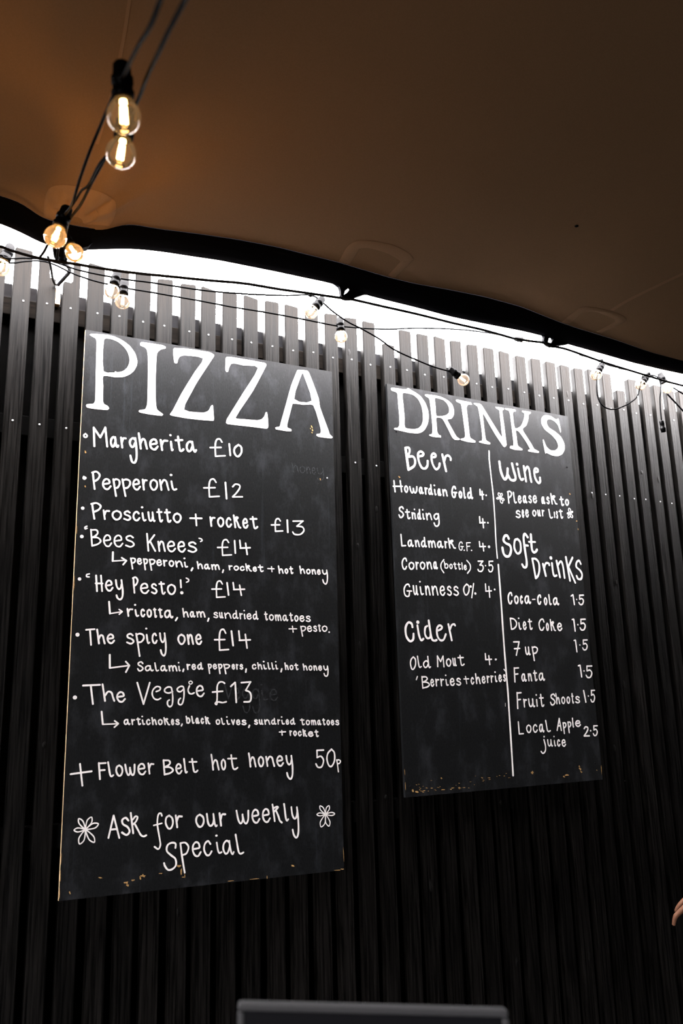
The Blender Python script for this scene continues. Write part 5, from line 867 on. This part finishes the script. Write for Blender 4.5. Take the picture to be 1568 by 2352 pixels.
cable_part(right, [at_y(a, b, YF) for a, b in px('1330,815 1374,829 1372,850 1370,880 1371,905 1378,925 1392,937 1408,940 1425,936 1448,924 1463,910 1470,885 1476,862 1486,860')], .0026)
cable_part(right, [at_y(a, b, YF) for a, b in px('1382,832 1400,840 1440,849 1478,860 1500,862 1518,870')], .0026)
cable_part(right, [at_y(a, b, YF - .01) for a, b in px('1420,846 1450,852 1484,861 1508,865 1516,880 1517,895 1515,915 1516,940 1519,968')], .0026)
cable_part(right, [at_y(a, b, YF) for a, b in px('1545,890 1556,897 1572,907 1600,925')], .0030)
cable_part(right, [at_y(a, b, YF) for a, b in px('1532,905 1548,922 1572,948 1600,980')], .0032)
bulb_set(right, at_y(1386, 832, YF), at_y(1368.5, 861, YF), .0205, 'bulb at the start of the hanging loop of cable', False, 0)
bulb_set(right, at_y(1488, 862, YF), at_y(1470.5, 884, YF), .0200, 'bulb at the far end of the hanging loop', False, 0)
bulb_set(right, at_y(1522, 872, YF), at_y(1532, 891, YF), .0205, 'bulb nearest the edge of the view', False, 0)
bm = bmesh.new()
p0, p1 = at_y(1518.5, 966, YF - .01), at_y(1523.5, 992, YF - .01)
L_ = (p1 - p0).length
lathe(bm, [(0, 0), (0, .006), (.004, .0085), (L_*.35, .0085), (L_*.37, .0075), (L_*.62, .0085), (L_*.64, .0100), (L_*.82, .0100), (L_*.83, .009), (L_, .009), (L_, 0)], p0, p1 - p0, 14)
tag(from_bm('plug', bm, HOLDER, right, smooth=True), 'black plug hanging at the end of the cable')

def tie_knot(root, p, nm='cable_tie'):
    bm = bmesh.new()
    lathe(bm, [(-.006, 0), (-.006, .006), (-.002, .0075), (.003, .007), (.006, .005), (.006, 0)], p, (1, .1, -.15), 10)
    tube(bm, [p + Vector((0, -.004, .004)), p + Vector((.002, -.006, .011)), p + Vector((.006, -.005, .014))], .0015, 6)
    tube(bm, [p + Vector((0, -.004, -.004)), p + Vector((.003, -.006, -.011)), p + Vector((.001, -.005, -.015))], .0015, 6)
    from_bm(nm, bm, HOLDER, root, smooth=True)
tie_knot(upper, at_y(713, 677, YF - .03))
tie_knot(right, at_y(1381, 829, YF - .03)); tie_knot(right, at_y(1489, 859, YF - .03))
# ties where the hem is pulled down to the fence
tie = thing('tie_strap', at_y(135, 655, -.1), 'black strap tying the dipped corner of the hem to the notched slats', 'strap')
def Pz(s):
    return [at_y(a, b, y) for a, b, y in (tuple(float(v) for v in q.split(',')) for q in s.split())]
cable_part(tie, Pz('124,560,-.26 128,590,-.25 137,596,-.24 150,606,-.2 159,617,-.12 158,626,-.08 148,638,-.03 138,649,.0 133,655,.01'), .0055, 'strap_length', HEM)
cable_part(tie, Pz('110,590,-.25 116,610,-.2 119,628,-.1 121,640,-.03 126,652,.0 133,655,.01'), .0035, 'strap_length', CAPPING)
bm = bmesh.new()
q = lambda s: [((v := at_y(*p, -.26)).x, v.z) for p in px(s)]
poly_mesh([q('104,555 128,566 132,580 128,590 136,598 154,600 150,588 158,580 178,578 200,572 214,560')], -.275, -.25, bm)
from_bm('corner_webbing', bm, HEM, tie)
cable_part(tie, Pz('110,560,-.255 101,578,-.255 92,590,-.255'), .0035, 'hook', CAPPING)
cable_part(tie, Pz('142,570,-.27 139,584,-.27 136,600,-.26'), .003, 'hook', CAPPING)
bm = bmesh.new(); v = at_y(135, 660, .006)
box(bm, v.x - .007, v.x + .007, .014, .034, v.z - .05, v.z + .006, .002)
from_bm('peg', bm, PLY, tie)

# ------------------------------------------------------------------ low framed panel at the bottom edge
FRAME = matt('dull_grey_metal', (.035, .035, .037), .012, .45)
DARKF = matt('black_plastic', (.005, .005, .006), .002, .5)
WEAVE = noisy('dark_brown_weave', (.006, .0028, .0008), (.022, .011, .003), (60, 60, 260), rough=.6)
D = .86
pl, pr_ = at_depth(545, 2306, D), at_depth(1168, 2322, D*1.02)
ux = (pr_ - pl); W_ = ux.length; ux.normalize()
uy = Vector((0, 0, 1)).cross(ux).normalized()
pan = thing('framed_panel', Vector(((pl.x + pr_.x)/2, (pl.y + pr_.y)/2, 0)), 'dull grey metal-framed dark brown panel poking up at the bottom edge', 'panel')
def fr(u, v, z): return pl + ux*u + uy*v + Vector((0, 0, z))
def pbox(bm, u0, u1, v0, v1, z0, z1, bev):
    b2 = bmesh.new(); box(b2, u0, u1, v0, v1, z0, z1, bev)
    for vtx in b2.verts: vtx.co = fr(*vtx.co)
    me = bpy.data.meshes.new('tmp'); b2.to_mesh(me); b2.free(); bm.from_mesh(me); bpy.data.meshes.remove(me)
bm = bmesh.new(); pbox(bm, 0, W_, 0, .016, -.007, 0, .003); from_bm('top_rail', bm, FRAME, pan)
for u0, u1 in ((0, .007), (W_ - .007, W_)):
    bm = bmesh.new(); pbox(bm, u0, u1, 0, .016, -.26, -.0072, .002); from_bm('side_rail', bm, FRAME, pan)
bm = bmesh.new(); pbox(bm, .0072, W_ - .0072, .002, .014, -.26, -.0072, .001); from_bm('inner_border', bm, DARKF, pan)
bm = bmesh.new(); pbox(bm, .018, W_ - .018, -.0005, .0015, -.245, -.019, .0005); from_bm('brown_face', bm, WEAVE, pan)
bm = bmesh.new(); pbox(bm, W_/2 - .02, W_/2 + .02, -.002, .018, -pl.z + .012, -.2602, .003); from_bm('stand', bm, FRAME, pan)
bm = bmesh.new(); pbox(bm, W_/2 - .16, W_/2 + .16, -.13, .15, -pl.z, -pl.z + .0118, .004); from_bm('foot', bm, FRAME, pan)

# ------------------------------------------------------------------ the person whose hand hangs into view
SKIN = noisy('skin', (.085, .036, .020), (.125, .058, .034), (60, 60, 60), rough=.6, spec=.12)
CLOTH = noisy('black_clothing', (.006, .006, .007), (.012, .012, .013), (200, 200, 200), rough=.85, spec=.1)
HAIR = simple('dark_hair', (.012, .008, .006), .5)
PX, PY = 2.45, -.36
person = thing('person', (PX, PY, 0), 'person in black clothes at the edge of the view, bare hand hanging down', 'person')

def skin_mesh(name, verts, edges, root, mt, parent, lev=2):
    me = bpy.data.meshes.new(name)
    me.from_pydata([v[0] for v in verts], edges, [])
    o = link(name, me, mt, parent)
    md = o.modifiers.new('skin', 'SKIN'); md.use_smooth_shade = True
    sv = me.skin_vertices[0].data
    for i, v in enumerate(verts):
        r = v[1]
        sv[i].radius = (r, r) if not isinstance(r, tuple) else r
        sv[i].use_root = (i == root)
    s = o.modifiers.new('sub', 'SUBSURF'); s.levels = lev; s.render_levels = lev
    return o

V, E = [], []
def add(p, r, par=None):
    V.append((Vector(p) + Vector((PX, PY, 0)), r)); 
    if par is not None: E.append((par, len(V) - 1))
    return len(V) - 1
# body as one continuous figure facing the viewer's side; the arm on the frame's side hangs slightly away
pel = add((0, 0, .95), (.15, .105))
wst = add((0, 0, 1.12), (.135, .095), pel)
chs = add((0, .01, 1.30), (.165, .11), wst)
nkb = add((0, .01, 1.43), (.10, .075), chs)
nck = add((0, .0, 1.50), .055, nkb)
hd1 = add((0, -.012, 1.585), (.072, .088), nck)
hd2 = add((0, -.008, 1.665), (.078, .095), hd1)
hd3 = add((0, .0, 1.725), (.055, .065), hd2)
for s in (-1, 1):
    hp = add((s*.095, 0, .88), (.085, .09), pel)
    th = add((s*.105, -.005, .68), .075, hp)
    kn = add((s*.105, -.012, .48), .055, th)
    cf = add((s*.108, .005, .34), .055, kn)
    an = add((s*.110, .01, .09), .036, cf)
    ft = add((s*.118, -.08, .045), (.04, .03), an)
    add((s*.125, -.17, .035), (.036, .022), ft)
sh = add((-.175, .01, 1.385), .062, nkb)
e1 = add((-.265, .02, 1.27), .047, sh)
e2 = add((-.345, .03, 1.165), .041, e1)
w0 = add((-.405, .025, 1.085), .034, e2)
w1 = add((-.455, .022, 1.022), .028, w0)
sh2 = add((.175, .01, 1.385), .062, nkb)
f1 = add((.225, .015, 1.23), .047, sh2)
f2 = add((.255, .005, 1.10), .040, f1)
f3 = add((.262, -.03, .98), .033, f2)
f4 = add((.262, -.055, .87), .027, f3)
body = skin_mesh('body', V, E, 0, CLOTH, person)

def hand(wrist, dirv, pal, curl, name, sidev):
    """palm skinned from the wrist, four bent fingers and a thumb"""
    d = Vector(dirv).normalized(); n = Vector(pal).normalized(); s = d.cross(n).normalized()*sidev
    n = s.cross(d).normalized()*sidev
    W = Vector(wrist)
    V, E = [], []
    def ad(p, r, par=None):
        V.append((p, r))
        if par is not None: E.append((par, len(V)-1))
        return len(V)-1
    a = ad(W - d*.03, (.023, .017)); b = ad(W + d*.012, (.025, .016), a)
    for k, (off, ln) in enumerate(((-.028, .068), (-.009, .078), (.010, .072), (.028, .056))):
        m0 = ad(W + d*.045 + s*off*.8, .0125, b)
        m1 = ad(W + d*(.088 - abs(off)*.15) + s*off, .0105, m0)
        p = V[m1][0]
        ang = curl*(1 + .12*k)
        par = m1
        for fr_, rr in ((.46, .0088), (.30, .0078), (.24, .0062)):
            ang += curl*.8
            p = p + (d*math.cos(ang) + n*math.sin(ang))*ln*fr_
            par = ad(p, rr, par)
    t0 = ad(W + d*.030 - s*.030 + n*.008, .0125, b)
    t1 = ad(W + d*.060 - s*.046 + n*.018, .0105, t0)
    ad(W + d*.092 - s*.050 + n*.024, .0078, t1)
    return skin_mesh(name, [(v, r) for v, r in V], E, 0, SKIN, person)
HV, HE = [], []
def hj(px_, py_, D_, r, par=None):
    HV.append((at_depth(px_, py_, D_), r))
    if par is not None: HE.append((par, len(HV) - 1))
    return len(HV) - 1
hw = hj(1672, 2004, 2.70, (.026, .019)); hp_ = hj(1640, 2036, 2.70, (.030, .016), hw)
for rt, chain in (((1612, 2060), ((1594, 2066, 2.690, .0105), (1571, 2085, 2.680, .0092), (1550, 2105, 2.672, .0080), (1546, 2127, 2.668, .0055))),
                  ((1612, 2052), ((1598, 2052, 2.712, .0105), (1578, 2062, 2.708, .0094), (1560, 2079, 2.702, .0080), (1550, 2096, 2.700, .0058))),
                  ((1618, 2068), ((1604, 2082, 2.690, .0100), (1590, 2108, 2.684, .0088), (1581, 2130, 2.680, .0076), (1580, 2150, 2.680, .0056))),
                  ((1626, 2074), ((1616, 2094, 2.692, .0090), (1606, 2116, 2.690, .0078), (1600, 2134, 2.688, .0068), (1600, 2150, 2.688, .0052)))):
    par = hj(rt[0], rt[1], 2.70, .012, hp_)
    for q_ in chain: par = hj(*q_, par)
par = hj(1650, 2056, 2.68, .014, hp_)
par = hj(1640, 2084, 2.668, .0115, par); hj(1628, 2108, 2.66, .0085, par)
skin_mesh('hand', HV, HE, 0, SKIN, person)
hw2 = V[f4][0]
hand(hw2 + Vector((0, -.004, -.01)), (0, -.15, -1), (-.2, 1, 0), .3, 'hand', -1)
# head skin, features and hair sit on the body's head
def ell(name, c, r, mt, parent, cut=None):
    bm = bmesh.new()
    bmesh.ops.create_uvsphere(bm, u_segments=24, v_segments=16, radius=1)
    for vtx in bm.verts:
        vtx.co = Vector((vtx.co.x*r[0], vtx.co.y*r[1], vtx.co.z*r[2])) + Vector(c)
    if cut:
        bmesh.ops.delete(bm, geom=[v for v in bm.verts if cut(v.co)], context='VERTS')
    return from_bm(name, bm, mt, parent, smooth=True)
H = Vector((PX, PY - .008, 1.63))
face = ell('face', H + Vector((0, -.004, 0)), (.080, .100, .118), SKIN, person)
for s in (-1, 1):
    ell('eye', H + Vector((s*.031, -.092, .008)), (.011, .008, .006), CHALK, face)
    ell('ear', H + Vector((s*.080, .005, -.005)), (.010, .020, .030), SKIN, face)
ell('nose', H + Vector((0, -.104, -.018)), (.012, .016, .024), SKIN, face)
ell('mouth', H + Vector((0, -.092, -.058)), (.022, .008, .006), RUSTY, face)
ell('hair', H + Vector((0, .014, .026)), (.090, .105, .112), HAIR, person, lambda c: c.y < H.y - .045 and c.z < H.z + .07)
